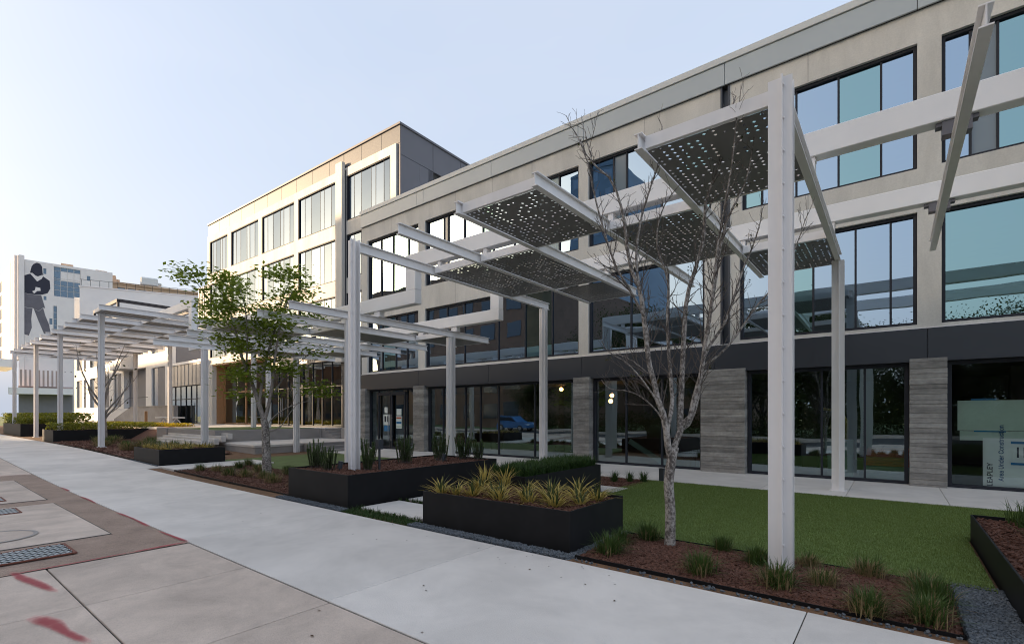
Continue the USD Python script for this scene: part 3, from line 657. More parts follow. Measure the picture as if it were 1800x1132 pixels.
ys_ = [.11, 2.4, 4.6, 5.4, 7.6, 9.9, 12.2, 14.6, 17, 19.4, 22]
for i, (a, b) in enumerate(zip(ys_[:-1], ys_[1:])):
    part(mid, 'cladding_panel', B(-.12, 0, a + .012, b - .012, 14.93, 16.42, ch=.004), 'side_metal')
    if 1.2 < (a + b) / 2 < 3.6:
        part(mid, 'cladding_panel', B(-.12, 0, a + .012, 1.38, 11.3, 14.91, ch=.004), 'side_metal'); part(mid, 'cladding_panel', B(-.12, 0, b - .35, b - .012, 11.3, 14.91), 'side_metal'); part(mid, 'cladding_panel', B(-.12, 0, 1.40, b - .36, 11.3, 12.55), 'side_metal')
    elif i == 0:
        part(mid, 'cladding_panel', B(-.12, 0, a + .012, .74, 11.3, 14.91, ch=.004), 'side_metal'); part(mid, 'cladding_panel', B(-.12, 0, .765, 1.38, 11.3, 14.91, ch=.004), 'side_metal'); part(mid, 'cladding_panel', B(-.12, 0, 1.40, b - .012, 11.3, 12.55, ch=.004), 'side_metal')
        w = part(mid, 'side_window', MB().box(-.14, -.03, 1.40, 1.47, 12.56, 14.70).box(-.14, -.03, 3.98, 4.05, 12.56, 14.70).box(-.14, -.03, 1.47, 3.98, 14.63, 14.70), 'dark_frame')
        part(w, 'pane', MB().quad((-.09, 1.47, 12.56), (-.09, 3.98, 12.56), (-.09, 3.98, 14.63), (-.09, 1.47, 14.63)), 'glass_clear')
    else: part(mid, 'cladding_panel', B(-.12, 0, a + .012, b - .012, 11.3, 14.91, ch=.004), 'side_metal')
part(mid, 'side_backing', MB().box(-.3, -.13, .4, 24, 5, 16.4), 'joint_dirt')
part(mid, 'upper_floor', MB().box(-22.4, -.4, .42, 14, 5.5, 5.9).box(-22.4, -.4, .42, 14, 8.6, 9.2).box(-22.4, -.4, .42, 14, 11.9, 12.4), 'inside_floor')
part(mid, 'ceiling', MB().box(-22.4, -.4, .42, 14, 15.1, 15.4), 'inside_wall')
part(mid, 'back_wall', MB().box(-22.4, -.4, 10, 10.3, .9, 15.1), 'inside_wall')
part(mid, 'roof', B(-22.5, -.3, .6, 24, 15.6, 15.9), 'grey_stucco')
part(mid, 'side_wall', MB().box(-22.56, -22.3, .41, 24, .5, 16.4), 'wall_concrete')
# lobby
def perf_band(par, x0, x1, z0, z1, y, cs=.22, mat='lobby_perf'):
    m = MB(); nx, nz = int((x1 - x0) / cs), int((z1 - z0) / cs * 1.3)
    for i in range(nx + 1): m.box(x0 + i * (x1 - x0) / nx - .03, x0 + i * (x1 - x0) / nx + .03, y, y + .02, z0, z1)
    for k in range(nz + 1): m.box(x0, x1, y - .004, y + .016, z0 + k * (z1 - z0) / nz - .025, z0 + k * (z1 - z0) / nz + .025)
    part(par, 'perforated_band', m, mat)
perf_band(mid, -9.6, -4.9, 4.80, 5.42, -.06)
window(mid, -9.0, -4.9, .93, 4.78, .02, [-7.9, -6.9, -5.9], ['glass_lobby'], fw=.06, name='lobby_glazing', transoms=(3.3,))
window(mid, -12.9, -9.05, .93, 4.6, .02, [-11.9, -10.7], ['glass_lobby'], fw=.06, name='lobby_glazing', transoms=(3.3,))
for x in (-11.4, -11.2): part(mid, 'door_handle', MB().tube([(x, -.06, 1.5), (x, -.06, 2.7)], .025, 6), 'steel_bright')
part(mid, 'dark_post', MB().box(-4.88, -3.6, -.02, .3, .5, 5.4), 'band_metal')
part(mid, 'link_wall', MB().box(-3.58, .3, .02, .3, .4, 5.4), 'dark_window')
part(mid, 'lintel', MB().box(-12.95, -4.9, .1, .38, 4.62, 5.44), 'lobby_perf')
part(mid, 'portal_wall', MB().box(-22.5, -20.9, -.3, .3, .9, 5.44, ch=.01), 'wall_concrete')
part(mid, 'soffit', MB().box(-20.89, -12.97, -.28, 5.5, 5.32, 5.44), 'wood_warm')
part(mid, 'portal_cheek', MB().box(-20.89, -20.8, .0, 5.4, .92, 5.31).box(-13.1, -12.97, .0, 5.4, .92, 5.31), 'wood_warm')
part(mid, 'golden_frame', MB().box(-20.78, -20.66, .5, .62, .92, 5.3).box(-20.78, -13.12, .5, .62, 3.28, 3.4).box(-17.4, -17.28, .5, .62, .92, 5.3).box(-20.78, -13.12, .5, .62, .92, 1.02), 'wood_warm')
for a, b in ((-20.64, -17.42), (-17.26, -13.14)):
    for z0, z1 in ((1.03, 3.27), (3.41, 5.3)): part(mid, 'pane', MB().quad((a, .56, z0), (b, .56, z0), (b, .56, z1), (a, .56, z1)), 'glass_lobby')
part(mid, 'recess_wall', MB().box(-20.6, -17.6, 4.9, 5.1, .92, 5.3), 'tan_stone')
part(mid, 'lobby_back', MB().box(-17.5, -4.9, 5.0, 5.2, .9, 5.4), 'inside_wall')
part(mid, 'lobby_floor', B(-22.4, -3.6, .4, 5, .85, .925), 'inside_floor')
part(mid, 'lobby_ceiling', B(-12.9, -3.6, .5, 5, 5.2, 5.3), 'white_stucco')
wing = thing('lobby_wing', 'low glazed lobby wing with patterned metal band at the left of the corner building', 'building', (-49.0, 15.0, 0))
window(wing, .0, 6.7, .92, 4.0, 0, [1.0, 2.2, 3.4, 4.5, 5.6], ['glass_lobby'], fw=.06, name='lobby_glazing', transoms=(2.9,))
part(wing, 'band', B(0, 6.7, -.02, .25, 4.02, 5.75), 'lobby_perf')
for k in range(9): part(wing, 'band_rib', B(.1 + k * .8, .13 + k * .8, -.05, -.021, 4.03, 5.74), 'lobby_perf')
part(wing, 'roof_edge', B(-.1, 6.8, -.1, 8, 5.752, 5.95), 'white_steel')
part(wing, 'body', MB().box(0.1, 6.6, 3.0, 3.2, .9, 5.7).box(0, .1, .2, 8, .9, 5.7), 'inside_dark')
part(wing, 'door_handle', MB().tube([(4.8, -.06, 1.4), (4.8, -.06, 2.6)], .025, 6), 'steel_bright')

# ------------------------------------------------------------------ white building, mural building, tan block far left
wb = thing('white_building', 'white plastered building with tall black slot windows and grey panels', 'building')
wo = [(x, x + w, z0, z1) for x, w in ((-88.4, 3.2), (-84.3, 1.2), (-81.2, 4.2), (-75.6, 3.2), (-70.6, 3.0), (-57.5, 3.8)) for z0, z1 in ((2.5, 6.2), (7.6, 9.7))]
ent = (-66.6, -59.2, 2.3, 6.4)
part(wb, 'plaster_wall', wall_with_openings(-89.5, -52.5, .0, 10.5, wo + [ent], 16.0, 16.5), 'white_stucco')
for x0, x1, z0, z1 in wo:
    w = part(wb, 'window', B(x0 + .02, x0 + (x1 - x0) * .38, 16.14, 16.3, z0 + .01, z1 - .01), 'dark_window')
    part(w, 'grey_panel', B(x0 + (x1 - x0) * .39, x1 - .02, 16.1, 16.3, z0 + .01, z1 - .01), 'grey_stucco')
part(wb, 'entrance_recess', MB().box(ent[0], ent[1], 18.4, 18.6, ent[2], ent[3]).box(ent[0] - .1, ent[0], 16.5, 18.4, ent[2], ent[3]), 'grey_stucco')
part(wb, 'entrance_door', B(-61.6, -60.0, 18.2, 18.39, 2.3, 5.2), 'dark_window')
part(wb, 'canopy', B(-67.2, -63.0, 14.9, 15.99, 6.42, 8.6), 'white_stucco')
part(wb, 'base', B(-89.5, -52.5, 16.52, 30, 0, 10.4), 'grey_stucco')
ub = thing('rooftop_block', 'upper white block with egg crate side screen and roof railing', 'building', (-78.82, 14.56, 0), 64.3)
uo = [(2.0, 5.4, 13.1, 14.9)]
part(ub, 'plaster_wall', wall_with_openings(0, 26, 8.7, 17.40, uo, 0, .4), 'white_stucco')
w = part(ub, 'window', MB().box(2.0, 5.4, .05, .2, 14.7, 14.9).box(2.0, 2.2, .05, .2, 13.1, 14.7).box(3.6, 3.75, .05, .2, 13.1, 14.7), 'dark_window'); part(w, 'pane', MB().quad((2.2, .15, 13.1), (5.4, .15, 13.1), (5.4, .15, 14.7), (2.2, .15, 14.7)), 'far_window')
part(ub, 'body', B(.05, 26, .42, 12, 8.7, 17.0), 'white_stucco')
part(ub, 'coping', MB().box(-.1, 26, -.06, .5, 17.402, 17.52), 'white_steel')
for k in range(16): part(ub, 'rail_post', B(.1 + k * .9, .14 + k * .9, .1, .14, 17.53, 18.3), 'dark_frame')
part(ub, 'rail', MB().bar((0, .12, 18.3), (14.5, .12, 18.3), .04, .04), 'dark_frame')
eg = part(ub, 'side_screen', MB().box(-1.4, -.02, 3.2, 9.2, 10.0, 10.2).box(-1.4, -.02, 3.2, 9.2, 16.3, 16.6), 'white_stucco')
for k in range(5): part(eg, 'screen_fin', B(-1.4, -.02, 3.2 + 1.45 * k, 3.35 + 1.45 * k, 10.21, 16.29), 'white_stucco')
for z in (12.2, 14.2): part(eg, 'screen_shelf', B(-1.3, -.05, 3.36, 9.0, z, z + .12), 'white_stucco')
part(ub, 'screen_back', B(-.02, .04, 3.2, 9.2, 10, 16.5), 'grey_stucco')
tf = thing('roof_trellis', 'dark steel roof trellis in front of the white upper block', 'trellis', (-64.6, 13.1, 0))
for y in (0, 6.0): part(tf, 'beam', B(0, 8.3, y - .1, y + .1, 12.0, 12.3), 'dark_frame')
for x in (0, 4.2, 8.3):
    part(tf, 'cross_beam', B(x - .1, x + .1, .11, 5.89, 12.01, 12.29), 'dark_frame')
    for y in (0, 6.0): part(tf, 'post', B(x - .09, x + .09, y - .09, y + .09, 10.61, 11.99), 'dark_frame')
for y in (0, 6.0): part(tf, 'lower_beam', B(.11, 8.19, y - .06, y + .06, 10.95, 11.15), 'dark_frame')
for k in range(12): part(tf, 'slat', B(.35 + k * .66, .62 + k * .66, .11, 5.89, 11.3, 11.38), 'white_steel')
part(tf, 'roof_deck', B(-.6, 9.0, -.3, 2.88, 10.2, 10.6), 'white_stucco')
lv = thing('louvre_screen', 'dark louvred plant screen beside the top of the corner building', 'screen', (-46.4, 16.2, 0))
for k in range(9): part(lv, 'louvre', B(k * .36, k * .36 + .2, 0, .25, 8.6, 12.3), 'band_metal')
part(lv, 'frame', MB().box(-.1, 3.3, -.02, .3, 8.3, 8.59).box(-.1, 3.3, .26, .3, 8.6, 12.3), 'dark_frame')

mu = thing('mural_building', 'large pale building with a painted figure mural and blue glass grid', 'building', (-155.3, 18.25, 0), 81.3)
MS = 1.0
wins = [(3.98, 4.48, 34.1, 35.4), (3.85, 4.51, 30.9, 32.3), (4.04, 4.5, 28.1, 29.0), (11.58, 12.2, 34.0, 35.1), (5.0, 5.5, 22.6, 24.0)]
grid = [(5.76, 10.41, 29.3, 36.2), (5.67, 6.3, 21.0, 27.0)]
part(mu, 'mural_wall', wall_with_openings(.9, 16.4, 2.5, 36.8, wins + grid, 0, .5), 'mural_wall')
part(mu, 'corner_pier', B(0, .88, -.35, .5, 2.5, 37.6, ch=.02), 'mural_wall')
for a, b, z0, z1 in wins:
    w = part(mu, 'window', B(a, b, .1, .3, z0, z1), 'far_window')
for (a, b, z0, z1), nx, zs in ((grid[0], 4, (29.3, 30.8, 31.9, 33.1, 33.5, 35.3, 36.2)), (grid[1], 1, (21, 22.5, 24, 25.5, 27))):
    for i in range(nx):
        for k in range(len(zs) - 1):
            part(mu, 'glass_panel', B(a + (b - a) / nx * i + .06, a + (b - a) / nx * (i + 1) - .06, .12, .3, zs[k] + .06, zs[k + 1] - .06), 'mural_wall' if (nx == 4 and k in (3, 4) and i) else 'far_window')
    part(mu, 'grid_frame', MB().box(a, b, .22, .36, z0, z1), 'white_steel')
fg = part(mu, 'figure_mural', MB().vprism([(1.79, 33.92), (2.04, 35.39), (2.41, 36.07), (2.91, 36.44), (3.47, 36.29), (3.79, 35.66), (3.88, 34.1), (4.05, 33.89), (3.6, 33.7), (3.1, 33.34), (2.72, 33.44), (2.23, 33.95)], -.02, -.004), 'mural_ink')
part(fg, 'jacket', MB().vprism([(.63, 33.03), (1.84, 33.72), (2.97, 32.15), (3.72, 32.9), (3.95, 33.5), (5.06, 32.66), (5.15, 30.91), (4.74, 29.79), (3.85, 29.28), (2.72, 29.1), (1.0, 29.15), (.63, 28.92), (.94, 29.65), (.45, 30.26), (.39, 31.44)], -.016, -.003), 'mural_ink')
part(fg, 'skirt', MB().vprism([(.66, 28.88), (1.0, 29.1), (2.72, 29.05), (3.64, 29.13), (4.3, 26.2), (3.97, 26.3), (3.2, 25.4), (2.32, 25.92), (.35, 26.0), (.21, 26.5), (.31, 27.89)], -.015, -.003), 'mural_fade')
part(fg, 'leg', MB().vprism([(.38, 25.95), (2.2, 25.85), (1.99, 23.35), (2.1, 21.5), (1.6, 19.6), (.75, 19.9), (.8, 23.2)], -.014, -.003), 'mural_fade')
part(fg, 'leg', MB().vprism([(2.4, 25.85), (3.2, 25.35), (3.97, 26.2), (4.3, 24.6), (4.95, 22.5), (5.25, 20.4), (4.1, 20.3), (3.1, 23.4)], -.014, -.003), 'mural_fade')
part(fg, 'hands', MB().vprism([(2.72, 30.83), (3.47, 30.79), (3.55, 30.09), (2.95, 29.95), (2.5, 29.3), (2.15, 29.75), (2.6, 30.1)], -.024, -.0205), 'mural_wall')
part(mu, 'roof_screen', MB().box(7.0, 9.2, 3, 5, 37.2, 37.9).box(13.3, 15.5, 3, 5, 36.9, 37.6), 'tan_stone')
part(mu, 'body', B(.5, 16.3, .52, 30, 2.5, 36.7), 'mural_wall')
part(mu, 'fin_screen', MB().box(0, 9, -3.0, -2.8, 7.6, 8.0), 'pink_stone')
for k in range(9): part(mu, 'stone_fin', B(.3 + .72 * k, .62 + .72 * k, -3.6, -2.9, 7.9, 11.6), 'pink_stone')
part(mu, 'base_canopy', B(-1.5, 9, -4.2, -.4, 6.2, 7.58), 'white_stucco')
part(mu, 'base_wall', MB().box(0, 9, -1.2, -.6, 1.0, 6.19), 'grey_stucco')
sd = thing('street_front', 'sunlit pale ribbed street side of the far left building', 'facade', (-156.0, 18.0, 0))
part(sd, 'wall', MB().box(-30, .6, 0, .5, 14, 37.5), 'mural_wall')
for k in range(6):
    for z in (15.5, 19, 22.5, 26, 29.5, 33): part(sd, 'window', B(-27 + k * 2.0 - 8, -25.6 + k * 2.0 - 8, -.1, .02, z, z + 2.6), 'dark_window')
for k in range(7): part(sd, 'rib', B(-6.5 + k * 1.0, -6.1 + k * 1.0, -.4, -.001, 14, 37.6), 'mural_wall')
part(sd, 'canopy', B(-16, .8, -3.5, 0, 12.2, 14.0), 'white_stucco')
tb = thing('tan_block', 'long tan stone block with a row of blue windows behind the white building', 'building', (-163.9, 36.96, 0), 75)
to_ = [(1.0 + 2.25 * k, 2.6 + 2.25 * k, 34.4, 35.7) for k in range(9)]
part(tb, 'wall', wall_with_openings(-4, 26, 5, 36.6, to_, 0, .5), 'tan_stone')
for a, b, z0, z1 in to_: part(tb, 'window', B(a + .08, b - .08, .15, .3, z0 + .06, z1 - .06), 'far_window')
part(tb, 'cornice', MB().box(-4, 26, -.3, .6, 36.61, 37.1), 'tan_stone')
part(tb, 'body', B(-4, 26, .52, 20, 5, 36.5), 'tan_stone')
part(tb, 'penthouse', MB().box(-4, .5, 4, 10, 36.6, 39.6), 'tan_stone')
ac = thing('cooling_unit', 'pale metal rooftop cooling unit on the tan block', 'roof unit', (-163.0, 40.5, 37.0), 75)
part(ac, 'casing', B(2.2, 6.2, 2, 5, .6, 2.9, ch=.3), 'coping_metal'); part(ac, 'stand', MB().box(2.4, 6, 2.2, 4.8, 0, .59), 'dark_frame'); part(ac, 'vent', B(6.2, 7.0, 3, 4, 1.2, 1.9, ch=.05), 'coping_metal')
rd = thing('red_block', 'sliver of reddish building at the left picture edge behind the pale ribbed front', 'building', (-215, 30, 0), 0)
part(rd, 'wall', B(-30, 2, 0, 20, 10, 48), 'pink_stone'); part(rd, 'coping', B(-30.2, 2.2, -.2, 20, 48.01, 48.6), 'tan_stone')

# ------------------------------------------------------------------ across the street (what the glass mirrors and what shades the forecourt)
def across(name, label, x0, x1, y1, y0, h, mat, storeys, bay, wmat='dark_window'):
    t = thing(name, label, 'building')
    part(t, 'wall', B(x0, x1, y1, y0, -.3, h), mat)
    part(t, 'parapet', MB().box(x0 - .1, x1 + .1, y0 - .4, y0 + .1, h + .01, h + .8), mat)
    nb = int((x1 - x0) / bay)
    for i in range(nb):
        for k in range(storeys):
            z = h / storeys * k
            part(t, 'window', B(x0 + bay * (i + .18), x0 + bay * (i + .82), y0 - .02, y0 + .06, z + 1.2, z + h / storeys - .5), wmat)
across('brick_building', 'tall brown brick building across the street seen in the window glass', -74.3, -38, -60, -25, 22.6, 'brown_brick', 6, 4.3)
across('glass_tower', 'blue glass tower across the street mirrored in the windows', -55, -43, -85, -61, 52, 'tower_blue', 14, 3.0, 'far_window')
across('brick_building', 'lower brown building further right across the street', -32, -16, -70, -46, 13, 'brown_brick', 4, 4.0)
across('brick_building', 'low brown building across the street beyond the tall brick one', -128, -95, -34.5, -26.5, 17, 'brown_brick', 4, 4.0)
across('brick_building', 'lowest plain building across the street before the gap in the row', -90, -76, -33, -26, 7.4, 'brown_brick', 3, 3.3)
cr = thing('parked_car', 'blue hatchback parked across the street mirrored in the shop glass', 'car', (-31.5, -11.9, -.16))
prof = [(-2.1, .35), (-2.15, .75), (-2.0, 1.0), (-1.75, 1.45), (-1.3, 1.58), (.2, 1.55), (1.0, 1.05), (1.9, .92), (2.12, .7), (2.12, .35)]
part(cr, 'body', MB().vprism(prof, -.85, .85), 'car_blue')
for s_ in (-1, 1): part(cr, 'side_window', MB().vprism([(-1.65, 1.05), (-1.5, 1.42), (.1, 1.45), (.75, 1.05)], s_ * .86 - .012, s_ * .86 + .012), 'dark_window')
for x in (-1.35, 1.35):
    for y in (-.78, .78):
        w = part(cr, 'wheel', MB().tube([(x, y - .1, .33), (x, y + .1, .33)], .33, 18), 'rubber'); part(w, 'rim', MB().tube([(x, y - .11, .33), (x, y + .11, .33)], .2, 12), 'steel_bright')
for y in (-.6, .6): part(cr, 'headlight', B(2.06, 2.14, y - .18, y + .18, .68, .82, ch=.02), 'paper')

# ------------------------------------------------------------------ steel pergola in three stepped sections
def column(par, x, y, z0, z1, bolts=True, D=.13):        # built-up column: front and rear flange, web, bolted fin plate on the street face
    m = MB().box(x - .1125, x + .1125, y, y + .016, z0, z1).box(x - .1125, x + .1125, y + D - .016, y + D, z0, z1).box(x - .006, x + .006, y + .0165, y + D - .0165, z0, z1)
    cpt = part(par, 'column', m, 'white_steel')
    part(cpt, 'fin', B(x + .010, x + .028, y - .035, y - .001, z0, z1 + .02), 'white_steel')
    if bolts:
        k = z0 + .3
        while k < z1: part(cpt, 'bolt', MB().tube([(x + .0285, y - .018, k), (x + .042, y - .018, k)], .014, 6), 'white_steel'); k += .34
    part(cpt, 'base_plate', B(x - .15, x + .15, y - .06, y + D + .06, z0 - .01, z0 + .015), 'white_steel')
def ybeam(par, x, y0, y1, zt, d=.2, w=.1):
    part(par, 'crossbeam', MB().box(x - w / 2, x + w / 2, y0, y1, zt - .014, zt).box(x - w / 2, x + w / 2, y0, y1, zt - d, zt - d + .014).box(x - .006, x + .006, y0 + .001, y1 - .001, zt - d + .0145, zt - .0145), 'white_steel')
def xedge(par, x0, x1, y, zt, d=.1):
    part(par, 'panel_edge', B(x0 + .053, x1 - .053, y - .03, y + .03, zt - d, zt - .016), 'white_steel')
def perf(par, x0, x1, y0, y1, z, seed, cell=.10, p=.6, hole=.052, slot=False):
    rg = np.random.default_rng(seed); nx, ny = max(1, int((x1 - x0) / cell)), max(1, int((y1 - y0) / cell)); dx, dy = (x1 - x0) / nx, (y1 - y0) / ny
    V, F, n = [], [], 0
    for i in range(nx):
        for j in range(ny):
            a, b = x0 + i * dx, y0 + j * dy; cx0, cy0 = a + dx * rg.uniform(.47, .53), b + dy * rg.uniform(.47, .53)
            sq = [(a, b), (a + dx, b), (a + dx, b + dy), (a, b + dy)]
            hot = rg.uniform() < p and (i + j) % 1 == 0
            r = hole / 2
            hole_ = [(cx0, cy0 - r), (cx0 + r, cy0), (cx0, cy0 + r), (cx0 - r, cy0)] if not slot else [(cx0 - .03, cy0 - .045), (cx0 + .03, cy0 - .045), (cx0 + .03, cy0 + .045), (cx0 - .03, cy0 + .045)]
            for zz in (z, z + .005):
                o = 4 * (zz > z)
                if not hot: V += [(*q, zz) for q in sq]; F += [[n, n + 1, n + 2], [n, n + 2, n + 3]]; n += 4
                else:
                    V += [(*q, zz) for q in sq] + [(*q, zz) for q in hole_]
                    for k in range(4):
                        k1 = (k + 1) % 4
                        if slot: F += [[n + k, n + k1, n + 4 + k1], [n + k, n + 4 + k1, n + 4 + k]]
                        else: F += [[n + k, n + k1, n + 4 + k], [n + k1, n + 4 + k1, n + 4 + k]]
                    n += 8
    part(par, 'perforated_panel', (np.array(V), np.array(F)), 'perforated_metal')
def ribbon(par, pts, y, w, h):                    # box beam running along x, stepping up or down
    for (xa, za), (xb, zb) in zip(pts[:-1], pts[1:]):
        if abs(za - zb) < .01: part(par, 'box_beam', B(xa, xb, y, y + w, za, za + h, ch=.008), 'box_beam_paint')
        else: part(par, 'box_beam', B(xa - h / 2, xa + h / 2, y + .003, y + w - .003, min(za, zb) + (h + .002 if True else 0), max(za, zb) - .002, ch=.008), 'box_beam_paint')

pa = thing('pergola_high', 'tall front section of the white steel pergola with dark perforated canopy panels', 'pergola', group='stepped white steel pergola')
ZA = 5.13
for x in (-.93, -8.55):
    column(pa, x, 5.72, 0 if x > -5 else .0, ZA + .02); column(pa, x, 12.45, .03, ZA - .205, bolts=False)
for x, y1 in ((-8.55, 12.8), (-7.1, 12.8), (-5.63, 12.8), (-4.06, 12.8), (-2.49, 12.95), (-.93, 12.75), (.62, 12.9)):
    ybeam(pa, x, 5.845 if x in (-8.55, -.93) else 5.72, y1, ZA, d=.2, w=.1)
A = [(-2.49, -.93, 5.85, 7.95), (-5.63, -4.06, 5.85, 7.95), (-7.1, -5.63, 7.95, 10.86), (-8.55, -7.1, 7.95, 10.86), (-7.1, -5.63, 10.95, 12.75), (-4.06, -2.49, 8.0, 10.75), (-2.49, -.93, 10.86, 12.85)]
for k, (x0, x1, y0, y1) in enumerate(A):
    perf(pa, x0 + .055, x1 - .055, y0 + .035, y1 - .035, 4.955, 50 + k)
    if k != 4: xedge(pa, x0, x1, y0, ZA, .17)
    xedge(pa, x0, x1, y1, ZA, .17)
ribbon(pa, [(9.5, 5.31), (-9.73, 5.31)], 8.08, .22, .35)
ribbon(pa, [(9.5, 5.29), (-9.42, 5.29)], 11.0, .22, .33)
for x in (.62, -.93, -2.49, -4.06, -5.63, -7.1, -8.55):
    for y, z in ((8.08, 5.305), (11.0, 5.285)):
        part(pa, 'bracket', MB().box(x - (.14 if x > 0 else .05), x + (.14 if x > 0 else .05), y + .03, y + .19, ZA + .002, z).box(x - (.2 if x > 0 else .06), x + (.2 if x > 0 else .06), y + .05, y + .17, z - .05, z - .001), 'side_metal' if x > 0 else 'white_steel')

pb = thing('pergola_low', 'low middle section of the white steel pergola behind the first tall columns', 'pergola', group='stepped white steel pergola')
ZB = 4.27
gxB = [-10.95 - 1.55 * k for k in range(7)]
for x, y, z in ((-10.95, 10.8, .03), (-10.95, 7.2, 0), (-20.25, 7.2, .15), (-20.25, 10.75, .0), (-26.0, 12.3, .91)): column(pb, x, y, z, ZB - .205 if x > -25 else ZB + .3, bolts=False, D=.18)
for x in gxB: ybeam(pb, x, 5.68, 12.7, ZB, .19, .1)
rp = np.random.default_rng(9)
for i in range(6):
    x1, x0 = gxB[i], gxB[i + 1]
    for j, (y0, y1) in enumerate(((5.8, 7.9), (7.95, 10.7), (10.8, 12.6))):
        if (i + j) % 2 == 0 and (i, j) not in ((0, 0), (2, 2), (3, 1), (4, 0)):
            perf(pb, x0 + .055, x1 - .055, y0 + .035, y1 - .035, ZB - .17, 80 + 3 * i + j, cell=.125, hole=.06)
            xedge(pb, x0, x1, y0, ZB, .17); xedge(pb, x0, x1, y1, ZB, .17)
ribbon(pb, [(-9.375, 4.42), (-24.2, 4.42)], 8.08, .22, .35); ribbon(pb, [(-9.09, 4.42), (-24.2, 4.42)], 11.0, .22, .33)
part(pb, 'box_beam', B(-9.73, -9.375, 8.083, 8.297, 4.772, 5.308, ch=.008), 'box_beam_paint'); part(pb, 'box_beam', B(-9.42, -9.09, 11.003, 11.217, 4.752, 5.288, ch=.008), 'box_beam_paint')
for x in gxB:
    for y in (8.08, 11.0): part(pb, 'bracket', MB().box(x - .12, x + .12, y + .03, y + .19, ZB + .002, 4.418), 'white_steel')

pc = thing('pergola_far', 'tall far left section of the white steel pergola in warm sunlight', 'pergola', group='stepped white steel pergola')
ZC = 6.22
for x in (-27.5, -35.8, -42.8, -51.3):
    column(pc, x, 5.72, .22, ZC + .02, bolts=False, D=.185)
    column(pc, x - .2, 10.9 if x < -30 else 12.3, .9, ZC - .205, bolts=False, D=.185)
gxC = [-25.95 - 1.58 * k for k in range(17)]
for x in gxC + [-27.5, -35.8, -42.8, -51.3]:
    if x in gxC and min(abs(x - q) for q in (-27.5, -35.8, -42.8, -51.3)) < .3: continue
    ybeam(pc, x, 5.91 if x not in gxC else 5.4, 12.6 if x > -30 else 11.4, ZC, .22, .1)
for i in range(16):
    for j, (y0, y1) in enumerate(((5.6, 7.6), (7.7, 9.5), (9.6, 11.3))):
        if (i + j) % 2 == 0: perf(pc, gxC[i + 1] + .06, gxC[i] - .06, y0, y1, ZC - .15, 200 + 3 * i + j, cell=.16, p=.9, slot=True); xedge(pc, gxC[i + 1], gxC[i], y0, ZC, .15); xedge(pc, gxC[i + 1], gxC[i], y1, ZC, .15)
for y, zb in ((8.08, 4.772), (11.0, 4.752)):
    part(pc, 'box_beam', B(-24.2, -23.85, y + .003, y + .217, zb, 6.278, ch=.008), 'box_beam_paint')
ribbon(pc, [(-23.85, 6.28), (-52, 6.28)], 8.08, .22, .35); ribbon(pc, [(-23.85, 6.28), (-52, 6.28)], 11.0, .22, .33)

# ------------------------------------------------------------------ planters
def planter(label, x0, x1, y0, y1, h, name='planter', mulch=True, seed=1, n=1600):
    t = thing(name, label, 'planter', group='black steel planters')
    z = gz((x0 + x1) / 2); w = .02
    part(t, 'side_panel', B(x0, x1, y0, y0 + w, z - .05, z + h, ch=.003), 'planter_steel')
    part(t, 'side_panel', B(x0, x1, y1 - w, y1, z - .05, z + h, ch=.003), 'planter_steel')
    part(t, 'side_panel', B(x0, x0 + w, y0 + w + .001, y1 - w - .001, z - .05, z + h, ch=.003), 'planter_steel')
    part(t, 'side_panel', B(x1 - w, x1, y0 + w + .001, y1 - w - .001, z - .05, z + h, ch=.003), 'planter_steel')
    rg = np.random.default_rng(seed)
    part(t, 'soil', B(x0 + w, x1 - w, y0 + w, y1 - w, z, z + h - .055), 'mulch_base')
    if mulch:
        c_ = np.stack([rg.uniform(x0 + .04, x1 - .04, n), rg.uniform(y0 + .04, y1 - .04, n), z + h - .05 + rg.uniform(0, .02, n)], 1)
        p = part(t, 'mulch', chips(c_, .05, rg), 'mulch_chip'); stage.GetPrimAtPath(p).SetCustomDataByKey('kind', 'stuff')
    return z + h - .05
za = planter('black steel planter with yellow striped yuccas in front of the lawn', -5.6, -3.02, 4.98, 6.42, .5, seed=2, n=3400)
zb_ = planter('long black steel planter with upright rosemary shrubs and a white column', -9.65, -7.58, 5.0, 9.1, .58, seed=3, n=6000)
zg = planter('black steel planter of dense green border grass behind the yucca planter', -5.72, -4.87, 6.6, 9.28, .60, seed=4, mulch=False)
zr = planter('low black steel planter cut by the right picture edge', .81, 3.2, 5.0, 8.9, .32, seed=5, n=5000)
zl = planter('black steel planter of yellowish grass beside the concrete path on the left', -20.5, -17.97, 5.2, 7.1, .48, seed=6, n=900)
zf = planter('sunlit planter with bright hedge beyond the small bare tree', -37.9, -35.0, 5.4, 10.2, .62, seed=7, mulch=False)
zf2 = planter('farthest sunlit planter with bright hedge at the left edge', -55.0, -47.0, 5.6, 8.6, .8, seed=8, mulch=False)

def tuft(par, name, n, L, lean, w, mat, seed, r=.03, droop=.0, low=.05):
    rg = np.random.default_rng(seed); b = np.stack([rg.normal(0, r, n), rg.normal(0, r, n), np.zeros(n)], 1)
    az = np.arctan2(b[:, 1], b[:, 0]) + rg.normal(0, .6, n)
    return part(par, name, blades(b, az, rg.uniform(.65, 1.15, n) * L, np.clip(rg.uniform(low, 1, n) * lean, 0, .99), w, droop), mat)
